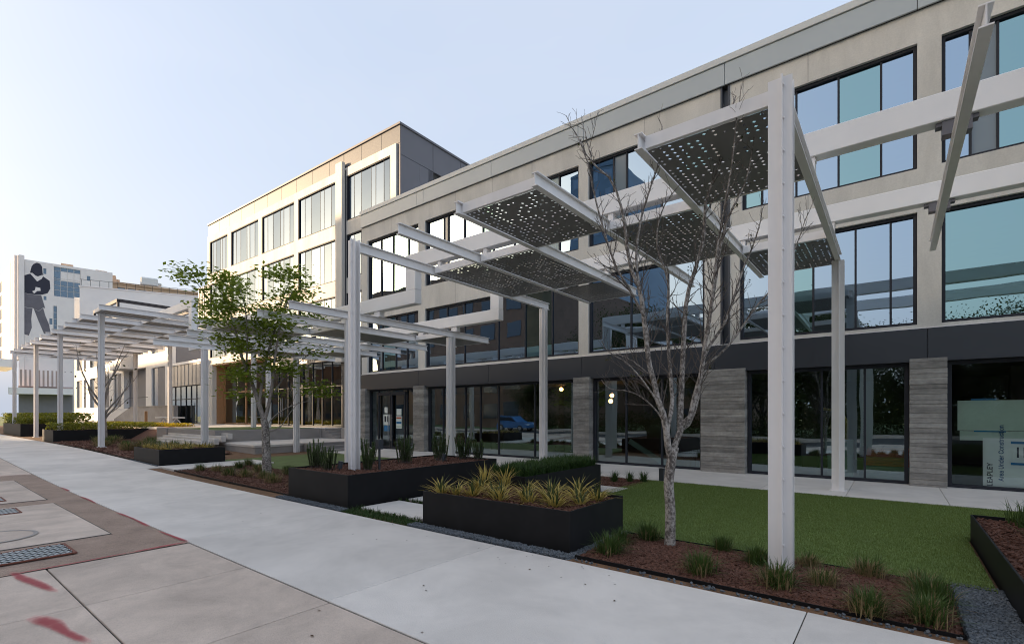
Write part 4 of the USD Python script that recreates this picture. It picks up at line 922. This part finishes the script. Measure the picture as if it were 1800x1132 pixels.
# yuccas: yellow sword leaves with green backs
YUC = [(-5.38, 5.14), (-5.12, 5.2), (-4.81, 5.24), (-5.42, 6.2), (-4.55, 5.42), (-4.3, 5.25), (-5.0, 6.2), (-4.13, 5.6), (-3.9, 5.35), (-3.68, 5.55), (-4.38, 5.98), (-3.42, 5.30), (-3.95, 6.05), (-3.28, 5.66), (-3.22, 6.05), (-3.62, 6.2), (-4.75, 5.8), (-5.1, 5.7)]
where = ['at the left front corner of the nearest planter', 'second from the left along the front of the nearest planter', 'third along the front rim of the nearest planter', 'spiky and upright at the far left of the nearest planter', 'sprawling near the middle of the nearest planter front', 'low, leaning over the front rim of the nearest planter', 'tallest yellow spike at the back of the nearest planter', 'right of the planter centre with long yellow leaves', 'close to the front rim right of centre', 'bushy, right half of the nearest planter', 'behind the middle of the nearest planter', 'near the front right corner of the nearest planter', 'at the back right of centre in the nearest planter', 'at the right end, spilling over the mulch', 'small one at the back right corner', 'upright at the back right', 'half hidden in the middle of the clump', 'flat one among the left middle leaves']
y0 = None; ry = np.random.default_rng(17)
for i, ((x, y), wtxt) in enumerate(zip(YUC, where)):
    lab = 'yellow and green yucca ' + wtxt
    if y0 is None or i in (3, 6):
        t = thing('yucca', lab, 'yucca', (x, y, za), 0, 'yuccas in the nearest planter')
        tall = i in (3, 6)
        tuft(t, 'sword_leaf', 38, .40 if tall else .34, .85 if tall else 1.0, .023, 'yucca_blade', 30 + i, .03, .02, .3 if tall else .74)
        tuft(t, 'inner_leaf', 14, .30, 1.1, .022, 'yucca_green', 60 + i, .02)
        if i == 0: y0 = t
        else: pass
    else: copy_of(y0, 'yucca', lab, (x, y, za), float(ry.uniform(0, 360)), float(ry.uniform(.85, 1.2)), 'yuccas in the nearest planter')
RIGHT, AHEAD = np.array([math.cos(YAW), math.sin(YAW)]), np.array([-math.sin(YAW), math.cos(YAW)])
k = 0
for i in range(6):
    for j in range(3):
        k += 1
        copy_of(y0, 'yucca', f'low yellowish yucca clump beside the concrete path, {["front", "middle", "back"][j]} row, {["first", "second", "third", "fourth", "fifth", "last"][i]} from the left', (-20.25 + i * .42 + ry.uniform(-.08, .08), 5.5 + j * .6, zl), float(ry.uniform(0, 360)), float(ry.uniform(.75, 1.0)), 'yuccas in the planter beside the concrete path')
# rosemary shrubs
def rosemary(seed):
    rg = np.random.default_rng(seed); V, F, n = MB(), MB(), 30
    for i in range(n):
        a, r = rg.uniform(0, 6.28), rg.uniform(0, .15); h = rg.uniform(.30, .60); lx, ly = math.cos(a) * .07, math.sin(a) * .07
        p = [(math.cos(a) * r + lx * q, math.sin(a) * r + ly * q, h * q) for q in (0, .5, 1)]
        V.tube(p, [.007, .006, .003], 5)
        m = 260; tt = rg.uniform(.12, 1.02, m); b = np.stack([np.interp(tt, (0, .5, 1), [q[0] for q in p]), np.interp(tt, (0, .5, 1), [q[1] for q in p]), tt * h], 1)
        F.add(*blades(b, rg.uniform(0, 6.28, m), rg.uniform(.028, .058, m), rg.uniform(.3, .95, m), .0085))
    return V, F
ROS = [((-9.45, 5.45), 1.0, 'at the front left corner of the long planter'), ((-8.85, 5.40), .8, 'sparse, just left of the white column in the long planter'), ((-8.25, 5.9), .72, 'small one just right of the white column'), ((-9.2, 6.6), 1.0, 'behind the lamp post in the long planter'), ((-8.75, 7.25), 1.05, 'bushy, in the middle of the long planter'), ((-8.6, 8.2), 1.08, 'fourth from the front, beside the mulch centre'), ((-8.45, 8.85), 1.1, 'widest, near the far end of the long planter'), ((-8.0, 8.9), .85, 'last, at the far right end of the long planter')]
src = []
for i, ((x, y), sc, w_) in enumerate(ROS):
    lab = 'upright dark green rosemary shrub ' + w_
    if i < 3:
        t = thing('rosemary_shrub', lab, 'shrub', (x, y, zb_), 0, 'rosemary shrubs in the long planter', sc)
        V, F = rosemary(70 + i); part(t, 'stem', V, 'bark_dark'); part(t, 'foliage', F, 'rosemary'); src.append(t)
    else: copy_of(src[i % 3], 'rosemary_shrub', lab, (x, y, zb_), 40 * i, sc, 'rosemary shrubs in the long planter')
# dense green border grass
def grass_mass(name, x0, x1, y0, y1, z, n, L, w, mat, seed, lean=.75):
    rg = np.random.default_rng(seed); m = n // 22
    cc = np.stack([rg.uniform(x0, x1, m), rg.uniform(y0, y1, m), np.full(m, z)], 1); b = np.repeat(cc, 22, 0) + rg.normal(0, .02, (m * 22, 3)) * [1, 1, 0]
    struct(name, blades(b, rg.uniform(0, 6.28, m * 22), rg.uniform(.5, 1.1, m * 22) * L, rg.uniform(.05, 1, m * 22) * lean, w, .10), mat, kind='stuff')
grass_mass('border_grass', -5.66, -4.93, 6.68, 9.2, zg, 9000, .30, .011, 'liriope', 41)
grass_mass('border_grass', 1.15, 2.9, 5.1, 8.75, zr, 9000, .36, .011, 'grass_blade', 42)
def hedge(x0, x1, y0, y1, z0, h, n, seed, mat='sunny_hedge', size=.10):
    rg = np.random.default_rng(seed); struct('bright_hedge', leaves(np.stack([rg.uniform(x0, x1, n), rg.uniform(y0, y1, n), z0 + rg.uniform(0, 1, n) ** .6 * h], 1), rg.uniform(.6, 1.3, n) * size, .8, rg), mat, kind='stuff')
hedge(-37.8, -35.1, 5.5, 10.1, zf, .42, 5200, 43); hedge(-54.8, -47.2, 5.7, 8.5, zf2, .5, 6000, 44, size=.14); hedge(-90, -64, 9, 13, .4, 1.4, 9000, 45, size=.25)
# ornamental grass clumps
def clump(name, label, x, y, z, seed, green=1.0, dry=.35, L=.26, group=None, scale=1.0):
    t = thing(name, label, 'grass clump', (x, y, z), 0, group, scale)
    tuft(t, 'green_blade', int(280 * green), L, .97, .0075, 'grass_blade', seed, .045, .10)
    if dry: tuft(t, 'straw_blade', int(260 * dry), L * .72, 1.0, .008, 'straw_blade', seed + 1, .055, .05)
    return t
C1 = [((-2.62, 5.20), 1.15, 1, 'left front of the nearest bed beside the gravel'), ((-2.52, 6.12), 1.1, 0, 'at the back left of the nearest bed by the bare trunk'), ((-2.72, 5.72), .9, 1, 'between gravel corner and bare trunk'), ((-1.56, 5.16), 1.05, 0, 'right of the bare trunk near the edging'), ((-1.63, 6.2), .85, 1, 'small, at the lawn edge right of the bare trunk'), ((-1.17, 5.83), 1.0, 1, 'just left of the big white column'), ((-.86, 5.20), 1.15, 2, 'in front of the big white column base'), ((-.72, 6.12), .8, 3, 'straw coloured, peeping out behind the column on its right'), ((-.53, 5.5), .95, 3, 'half dry, right of the big white column'), ((-.2, 6.12), 1.0, 3, 'half dry, at the lawn edge right of the column'), ((-.17, 4.98), 1.0, 2, 'near the edging, middle of the right half'), ((.26, 5.52), 1.2, 1, 'large green, at the right end of the bed'), ((.22, 5.06), 1.05, 2, 'rightmost one near the bottom edge'), ((.2, 6.02), .85, 3, 'straw coloured, rightmost at the back')]
gsrc = {}
kinds = {0: (1.0, .25), 1: (1.1, .12), 2: (.8, .6), 3: (.35, .95)}
rc = np.random.default_rng(23)
for (x, y), sc, kd, w_ in C1:
    lab = ('green' if kd < 2 else 'green and straw' if kd == 2 else 'straw') + ' grass clump ' + w_
    if kd not in gsrc: gsrc[kd] = clump('grass_clump', lab, x, y, .01, 90 + 5 * kd, *kinds[kd], group='grass clumps in the nearest mulch bed', scale=sc)
    else: copy_of(gsrc[kd], 'grass_clump', lab, (x, y, .01), float(rc.uniform(0, 360)), sc, 'grass clumps in the nearest mulch bed')
C2 = [(-15.6, 5.5), (-15.1, 5.75), (-15.5, 6.5), (-13.9, 5.6), (-13.3, 5.75), (-15.9, 6.95), (-14.2, 6.5), (-14.7, 7.0), (-13.4, 6.9), (-12.6, 5.9), (-12.8, 6.7), (-11.7, 5.7), (-11.2, 6.4), (-10.6, 5.7), (-10.2, 6.5), (-11.9, 6.9), (-10.4, 7.0)]
ORD = ['first', 'second', 'third', 'fourth', 'fifth', 'sixth', 'seventh', 'eighth', 'ninth', 'tenth', 'eleventh', 'twelfth', 'thirteenth', 'fourteenth', 'fifteenth', 'sixteenth', 'seventeenth']
seen = [np.array([q[0] - 0, q[1]]) @ RIGHT / (np.array(q) @ AHEAD) for q in C2]; rank2 = {int(j): n for n, j in enumerate(np.argsort(seen))}
for i, (x, y) in enumerate(C2):
    copy_of(gsrc[(2, 3, 1, 2, 3)[i % 5]], 'grass_clump', f'small half dry grass clump under the leafy tree, {ORD[rank2[i]]} from the left of its bed', (x, y, gz(x) + .01), float(rc.uniform(0, 360)), float(rc.uniform(.9, 1.3)), 'grass clumps under the leafy tree')
C3 = [(float(rc.uniform(-34, -22)), float(rc.uniform(5.6, 8.2))) for _ in range(17)]
rank3 = {int(j): n for n, j in enumerate(np.argsort([np.array(q) @ RIGHT / (np.array(q) @ AHEAD) for q in C3]))}
for i, (x, y) in enumerate(C3):
    copy_of(gsrc[3 if i % 3 else 2], 'grass_clump', f'greyish grass clump in the far bed by the small bare tree, {ORD[rank3[i]]} from the left', (x, y, .2), float(rc.uniform(0, 360)), float(rc.uniform(1.4, 2.1)), 'grass clumps in the far mulch bed')
sm = None
for i, (x, y) in enumerate([(-5.75, 10.75), (-5.35, 10.9), (-5.0, 11.0), (-4.78, 11.3)]):
    lab = ['leftmost', 'second from left', 'third from left', 'rightmost'][i] + ' of four small dark green border plants by the building walk'
    if sm is None: sm = thing('border_plant', lab, 'plant', (x, y, .0), 0, 'small border plants by the walk'); tuft(sm, 'leaf', 120, .36, .8, .012, 'liriope', 140, .03, .1)
    else: copy_of(sm, 'border_plant', lab, (x, y, .0), 70 * i, .9, 'small border plants by the walk')

# ------------------------------------------------------------------ garden lamps
bl = thing('bollard_light', 'small dark bollard light at the lawn corner behind the bare trunk', 'light', (-4.5, 11.78, .0)); part(bl, 'post', B(-.06, .06, -.06, .06, 0, .3, ch=.008), 'lamp_body'); part(bl, 'cap', B(-.065, .065, -.065, .065, .301, .33, ch=.006), 'lamp_body')
pl = thing('path_light', 'slim dark path light with box head beside the column in the long planter', 'light', (-8.18, 6.12, zb_)); part(pl, 'stem', MB().cyl(0, 0, 0, .42, .025, 10), 'lamp_body'); part(pl, 'head', B(-.06, .06, -.06, .06, .421, .62, ch=.008), 'lamp_body')
for x, y, z, lab in ((-8.62, 5.5, zb_, 'small dark spotlight at the column foot in the long planter'), (-8.3, 8.0, zb_, 'small dark spotlight among the rosemary shrubs'), (-6.9, 11.4, 0, 'small dark spotlight by the building walk behind the planters'), (-19.6, 11.0, 0, 'small dark spotlight against the raised walk wall')):
    t = thing('spotlight', lab, 'light', (x, y, z)); part(t, 'spike', MB().cyl(0, 0, 0, .06, .012, 8), 'lamp_body'); part(t, 'can', MB().tube([(0, 0, .06), (.02, .02, .2)], [.045, .05], 12), 'lamp_body')
wr = thing('fence_post', 'short wooden stake beyond the far planter in the sun', 'post', (-44, 11.9, .9)); part(wr, 'post', B(-.08, .08, -.08, .08, 0, 1.0), 'wood_warm')

# ------------------------------------------------------------------ trees
RV, FV = np.array([math.cos(YAW), math.sin(YAW), 0]), np.array([-math.sin(YAW), math.cos(YAW), 0])
def smooth_path(p, n):
    p = np.array(p, float); d = np.concatenate([[0], np.cumsum(np.linalg.norm(np.diff(p, axis=0), axis=1))]); t = np.linspace(0, d[-1], n)
    from scipy.interpolate import PchipInterpolator
    return np.stack([PchipInterpolator(d, p[:, k])(t) for k in range(3)], 1)
def limb3(uz, ramp, seed):                       # limb drawn as (sideways, height), given its own run in depth
    rg = np.random.default_rng(seed); uz = np.array(uz, float); n = len(uz); dep = np.linspace(0, 1, n) ** 1.1 * ramp + np.cumsum(rg.normal(0, .02, n))
    dep -= dep[0]
    return uz[:, :1] * RV + dep[:, None] * FV + uz[:, 1:] * [0, 0, 1]
def twigs(mb, p, r, rg, every=.16, L=.5, depth=2, bend=.25, tips=None):
    d = np.concatenate([[0], np.cumsum(np.linalg.norm(np.diff(p, axis=0), axis=1))]); s_ = rg.uniform(.3, 1) * every + d[-1] * .12
    while s_ < d[-1]:
        q = np.array([np.interp(s_, d, p[:, k]) for k in range(3)]); j = min(np.searchsorted(d, s_), len(p) - 1); t = p[j] - p[max(j - 1, 0)]; t /= np.linalg.norm(t) + 1e-9
        a = rg.normal(0, 1, 3); a -= a @ t * t; a /= np.linalg.norm(a); rr_ = float(np.interp(s_, d, r))
        dirn = t * rg.uniform(.55, 1.0) + a * rg.uniform(.45, .9) + np.array([0, 0, .3]); dirn /= np.linalg.norm(dirn)
        ln = L * rg.uniform(.4, 1.25) * (1.25 - 1.0 * s_ / d[-1]); m = 5; pts = [q]
        for k in range(m): dirn = dirn + rg.normal(0, bend * .35, 3) + [0, 0, .05]; dirn /= np.linalg.norm(dirn); pts.append(pts[-1] + dirn * ln / m)
        pts = np.array(pts); r0 = min(rr_ * .6, .004 + ln * .008)
        rad = np.linspace(r0, .0021, m + 1); mb.tube(pts, rad, 4 if depth < 2 else 5, cap=False)
        if tips is not None: tips.append(pts[-1])
        if depth > 1: twigs(mb, pts, rad, rg, every * .8, L * .45, depth - 1, bend, tips)
        s_ += every * rg.uniform(.5, 1.5)

T1 = {'left': ([(.02, 1.06), (-.04, 1.4), (-.05, 1.58), (-.13, 1.77), (-.18, 2.03), (-.24, 2.24), (-.28, 2.56), (-.31, 2.85), (-.35, 3.17), (-.48, 3.53), (-.54, 4.1), (-.67, 4.54), (-.96, 4.86), (-1.1, 5.12)], .046, .12),
 'l1b': ([(-.96, 4.86), (-1.06, 5.16), (-1.1, 5.42)], .008, .1), 'l2': ([(-.31, 2.85), (-.51, 3.16), (-.71, 3.4), (-.93, 3.97), (-1.12, 4.61), (-1.34, 5.06)], .018, -.4),
 'l3': ([(-.26, 2.56), (-.35, 3.12), (-.39, 3.65), (-.32, 4.1), (-.2, 4.48), (-.04, 4.92), (.03, 5.4), (0, 5.57)], .024, .4),
 'lm': ([(-.04, 1.4), (.01, 1.6), (.06, 1.77), (.07, 1.96), (.05, 2.37), (.03, 2.85), (.06, 3.33), (-.1, 3.91), (-.01, 4.29), (.25, 4.67)], .030, .5),
 'right': ([(.06, 1.25), (.13, 1.36), (.15, 1.51), (.16, 1.75), (.19, 2.03), (.2, 2.37), (.25, 3.07), (.37, 3.46), (.5, 3.84), (.54, 4.29), (.76, 4.92), (.82, 5.31), (.95, 5.66), (1.0, 5.78)], .042, .3),
 'r2': ([(.15, 1.51), (.25, 1.6), (.3, 1.89), (.34, 2.09), (.38, 2.37), (.44, 2.84), (.5, 3.17), (.63, 3.91), (.88, 4.44), (.98, 4.92)], .034, -.3),
 'r3': ([(.15, 1.46), (.25, 1.51), (.36, 1.73), (.42, 1.94), (.49, 2.37), (.76, 2.83), (1.01, 3.53), (1.2, 3.97), (1.28, 4.32)], .032, .3),
 'r4': ([(.49, 2.28), (.66, 2.4), (1.11, 3.02), (1.45, 3.46), (1.68, 4.1), (1.73, 4.29)], .016, -.35), 'r5': ([(.38, 2.37), (.42, 2.77), (.47, 3.65), (.55, 4.54), (.58, 5.24)], .020, -.5),
 'low1': ([(-.13, 1.77), (-.33, 2.05), (-.54, 2.28), (-.83, 2.47), (-.9, 2.56)], .013, -.2), 'low2': ([(-.08, 1.57), (-.3, 1.85), (-.49, 1.96), (-.65, 1.99), (-.77, 2.12)], .012, .2), 'low3': ([(-.19, 2.1), (-.4, 2.28), (-.65, 2.45)], .009, .15)}
off = {'l1b': .0}
t1 = thing('bare_tree', 'slender bare tree with speckled grey bark in front of the lawn', 'tree', (-2.19, 5.98, 0))
tp = smooth_path(np.array([(0, -.04), (.01, .44), (-.01, .79), (.02, 1.06), (.06, 1.25)])[:, :1] * RV + np.array([[-.04], [.44], [.79], [1.06], [1.25]]) * [0, 0, 1], 14)
MATS['bark_speckled'] = usdkit.material(stage, '/World/Looks/bark_speckled',
    {'g': ('geometry', {}), 'm': ('mapping', {'scale': (1, 1, .75)}), 'n': ('noise_texture', {'scale': 34.0, 'detail': 4.0, 'roughness': .6}), 'n2': ('noise_texture', {'scale': 6.0, 'detail': 2.0}),
     'r': ('rgb_ramp', {'ramp': [(.36, (.085, .072, .062)), (.47, (.18, .155, .135)), (.60, (.37, .335, .30))]}), 'mx': ('math', {'math_type': 'multiply_add', 'value2': .45}),
     'hs': ('math', {'math_type': 'subtract', 'value2': .5}), 'b': ('bump', {'strength': .6, 'distance': .006}), 'p': ('principled_bsdf', {'roughness': .85})},
    [('g.position', 'm.vector'), ('m.vector', 'n.vector'), ('g.position', 'n2.vector'), ('n2.fac', 'hs.value1'), ('hs.value', 'mx.value1'), ('n.fac', 'mx.value3'), ('mx.value', 'r.fac'), ('r.color', 'p.base_color'), ('n.fac', 'b.height'), ('b.normal', 'p.normal')], surface='p.BSDF')
part(t1, 'trunk', MB().tube(tp, np.interp(np.linspace(0, 1, 14), [0, .08, 1], [.082, .066, .057]), 12), 'bark_speckled', smooth=True)
rt = np.random.default_rng(77); paths = {}; tips = []
parent = {'l1b': ('left', 12), 'l2': ('left', 7), 'l3': ('left', 6), 'lm': ('left', 1), 'r2': ('right', 2), 'r3': ('right', 2), 'r4': ('r3', 4), 'r5': ('r2', 4), 'low1': ('left', 3), 'low2': ('left', 2), 'low3': ('left', 4)}
for i, (k, (uz, r0, ramp)) in enumerate(T1.items()):
    p = limb3(uz, ramp, 300 + i)
    if k in parent:
        pk, pj = parent[k]; dd = (paths[pk][pj] @ FV); p = p + FV * (dd - p[0] @ FV)
    paths[k] = p; q = smooth_path(p, 22)
    q += np.cumsum(rt.normal(0, .006, q.shape), 0) * np.linspace(0, 1, 22)[:, None]
    rad = .9 * r0 * np.linspace(1, .12, 22) + .002
    br = part(t1, 'branch', MB().tube(q, rad, 8), 'bark_speckled', smooth=True)
    tw = MB(); twigs(tw, q, rad, rt, .095, .52, 2, .42, tips)
    if tw.v: part(br, 'twigs', tw, 'bark_dark')
tt = np.array(tips); sel = tt[rt.choice(len(tt), 26, replace=False)]
bp = part(t1, 'buds', leaves(np.repeat(sel, 4, 0) + rt.normal(0, .012, (104, 3)), .035, .7, rt), 'olive_leaf'); stage.GetPrimAtPath(bp).SetCustomDataByKey('kind', 'stuff')

T2 = {'a': ([(-.09, 1.55), (-.2, 1.9), (-.38, 2.33), (-.57, 2.8), (-.75, 3.2), (-.94, 3.93), (-1.2, 4.7), (-1.51, 5.17)], .06, .3), 'b': ([(-.08, 1.44), (.11, 2.09), (.2, 2.49), (.29, 3.01), (.42, 3.63), (.6, 4.24), (.88, 4.86)], .05, -.4), 'c': ([(-.2, 1.9), (-.17, 2.55), (-.05, 3.32), (.11, 4.09), (.26, 4.86), (.42, 5.47)], .04, .6), 'd': ([(-.57, 2.8), (-.43, 3.47), (-.32, 4.24), (-.35, 4.86)], .028, -.7), 'e': ([(.2, 2.24), (.57, 2.86), (1.03, 3.32), (1.42, 3.63)], .022, .5), 'f': ([(-.05, 1.24), (.18, 1.55), (.72, 1.86), (1.34, 2.01)], .016, -.4), 'g': ([(-.94, 3.93), (-1.35, 4.55), (-1.82, 5.32)], .02, -.3), 'h': ([(-.05, 1.17), (.26, 1.29), (.42, 1.63), (.65, 2.01)], .018, .5)}
t2 = thing('leafy_tree', 'young tree with fresh green leaves in the mulch bed left of the long planter', 'tree', (-13.3, 6.3, 0))
part(t2, 'trunk', MB().tube(smooth_path(np.array([(0, -.03), (-.02, .7), (-.05, 1.32), (-.09, 1.55)])[:, :1] * RV + np.array([[-.03], [.7], [1.32], [1.55]]) * [0, 0, 1], 10), np.linspace(.125, .085, 10), 10), 'bark_speckled', smooth=True)
for i, (k, (uz, r0, ramp)) in enumerate(T2.items()):
    q = smooth_path(limb3(uz, ramp, 400 + i), 14); rad = r0 * np.linspace(1, .15, 14) + .003
    br = part(t2, 'branch', MB().tube(q, rad, 7), 'bark_pale', smooth=True); tw = MB(); twigs(tw, q, rad, rt, .3, .55, 1, .5)
    if tw.v: part(br, 'twigs', tw, 'bark_dark')
CL = [(-1.79, 5.44), (-1.61, 5.14), (-1.31, 4.96), (-1.07, 5.08), (-1.43, 4.6), (-1.01, 4.66), (-.71, 4.72), (-.89, 4.42), (-1.19, 4.24), (-1.31, 3.76), (-.89, 3.52), (-.47, 4.0), (-.23, 3.7), (0, 3.35), (-.23, 4.24), (.12, 4.12), (.36, 3.76), (.12, 4.6), (.36, 4.9), (.6, 4.36), (.84, 4.0), (.36, 5.44), (.6, 5.26), (.96, 5.3), (.72, 4.84), (.96, 4.42), (1.32, 4.85), (1.08, 4.66), (-.59, 3.05), (-1.01, 2.87), (-.71, 2.69), (-.35, 2.69), (.24, 3.05), (.6, 2.93), (.84, 2.87), (1.2, 3.41), (1.32, 2.45), (1.56, 2.27), (-.35, 2.33), (-.83, 2.27), (-1.61, 4.66), (-1.55, 5.5), (-1.25, 5.26), (-.95, 5.32), (-.11, 4.6), (-.47, 4.42), (-.35, 3.41), (-.71, 4.0), (0, 3.76), (.3, 4.3), (-1.07, 3.7)]
rl = np.random.default_rng(5)
for ci in range(3):
    L_ = []
    for u, z in CL[ci::3]:
        cdep = rl.normal(0, .55); n = int(rl.uniform(110, 190)); e = rl.normal(0, 1, (n, 3)) * [.24, .24, .10]
        L_.append(u * RV + cdep * FV + e + [0, 0, z] - [0, 0, .05])
    cc = np.vstack(L_); part(t2, 'foliage', leaves(cc, rl.uniform(.085, .155, len(cc)), .4, rl), 'spring_leaf')

def random_tree(name, label, loc, h, seed, trunk='bark_dark', leaf=None, nleaf=0, lsize=.2, spread=.32, r=None, nl=7, start=.3, group=None, twl=.16):
    rg = np.random.default_rng(seed); t = thing(name, label, 'tree', loc, 0, group); r = r or h * .018
    lean = rg.normal(0, .02, 2); p = np.array([[lean[0] * z + .05 * math.sin(z * 2 / h + seed), lean[1] * z, z] for z in np.linspace(-.05, h * .9, 10)])
    part(t, 'trunk', MB().tube(p, np.linspace(r, r * .18, 10), 8), trunk, smooth=True)
    tips = []; lm = MB()
    for k in range(nl):
        zb = h * rg.uniform(start, .7); a = 2.4 * k + rg.uniform(-.4, .4); ln = (h - zb) * rg.uniform(.5, .95); d = np.array([math.cos(a) * spread * 2, math.sin(a) * spread * 2, .9]); d /= np.linalg.norm(d)
        base = np.array([np.interp(zb, p[:, 2], p[:, 0]), np.interp(zb, p[:, 2], p[:, 1]), zb]); q = [base]
        for m in range(7): d = d + rg.normal(0, .12, 3) + [0, 0, .08]; d /= np.linalg.norm(d); q.append(q[-1] + d * ln / 7)
        q = np.array(q); rad = np.linspace(r * .45, r * .06, 8); br = part(t, 'branch', MB().tube(q, rad, 6), trunk, smooth=True)
        tw = MB(); twigs(tw, q, rad, rg, h * .05, h * twl, 1, .5, tips); part(br, 'twigs', tw, trunk)
        tips += list(q[3:])
    if leaf:
        tips = np.array(tips); n = nleaf; c_ = tips[rg.integers(0, len(tips), n)] + rg.normal(0, h * .055, (n, 3))
        part(t, 'crown', leaves(c_, rg.uniform(.6, 1.3, n) * lsize, .7, rg), leaf)
    return t
random_tree('bare_tree', 'small thin bare tree with pale trunk in front of the far hedge planter', (-30.6, 6.6, .2), 5.6, 8, 'bark_pale', 'olive_leaf', 60, .14, .3, .12, 9, .18)
ta = random_tree('street_tree', 'leafy tree across the street mirrored in the right shop windows', (-3.5, -17, 0), 9.8, 3, 'bark_dark', 'dark_leaf', 17000, .21, .4, .28, 18, .10)
tb_ = random_tree('street_tree', 'darker leafy tree across the street mirrored behind the bare tree', (-20, -18, 0), 13, 4, 'bark_dark', 'dark_leaf', 17000, .22, .38, .3, 18, .08)
for i, (x, y, sc) in enumerate([(1.0, -18, .74), (6.5, -17, .72), (12, -19, .7), (-9.5, -19, .9), (-14, -17, 1.0), (-26, -18, .8), (-33, -17.5, .6), (18, -18, 1.05), (24, -18, .9), (-6, -25, 1.0), (3.5, -25, .75), (9, -26, .75), (-12, -26, 1.0)]):
    copy_of((ta, tb_)[i % 2], 'street_tree', f'leafy tree across the street, {["just right of the camera line", "beyond the right window", "far right", "left of the nearest mirrored tree", "beside the darkest mirrored tree", "near the brick building", "smallest one in front of the brick building", "out to the right", "last on the right", "in the back row left of centre", "in the back row right of centre", "in the back row farther right", "in the back row by the low building"][i]}', (x, y, 0), 50 * i, sc, 'trees across the street')

for i, (x, y, sc) in enumerate([(-66, -18, .40), (-73, -19, .42), (-80, -18, .40), (-88, -19, .42), (-97, -18, .45), (-106, -19, .5)]):
    copy_of((ta, tb_)[i % 2], 'street_tree', f'low bushy tree across the street far to the left, {["first", "second", "third", "fourth", "fifth", "last"][i]} in its row', (x, y, 0), 50 * i, sc, 'trees across the street')
rh = np.random.default_rng(91); nh = 26000
struct('verge_hedge', leaves(np.stack([rh.uniform(-34, 30, nh), -16.6 + rh.normal(0, .5, nh), rh.uniform(0, 1, nh) ** .8 * (1.5 + .5 * np.sin(np.linspace(0, 60, nh)))], 1), rh.uniform(.12, .26, nh), .8, rh), 'dark_leaf', kind='stuff')
nh = 30000; hx = rh.uniform(-30, 70, nh)
struct('far_wood', leaves(np.stack([hx, -70 + rh.normal(0, 4, nh), rh.uniform(0, 1, nh) * (9 + 3 * np.sin(hx * .7) + 2 * np.sin(hx * 1.9))], 1), rh.uniform(.5, 1.1, nh), .8, rh), 'dark_leaf', kind='stuff')
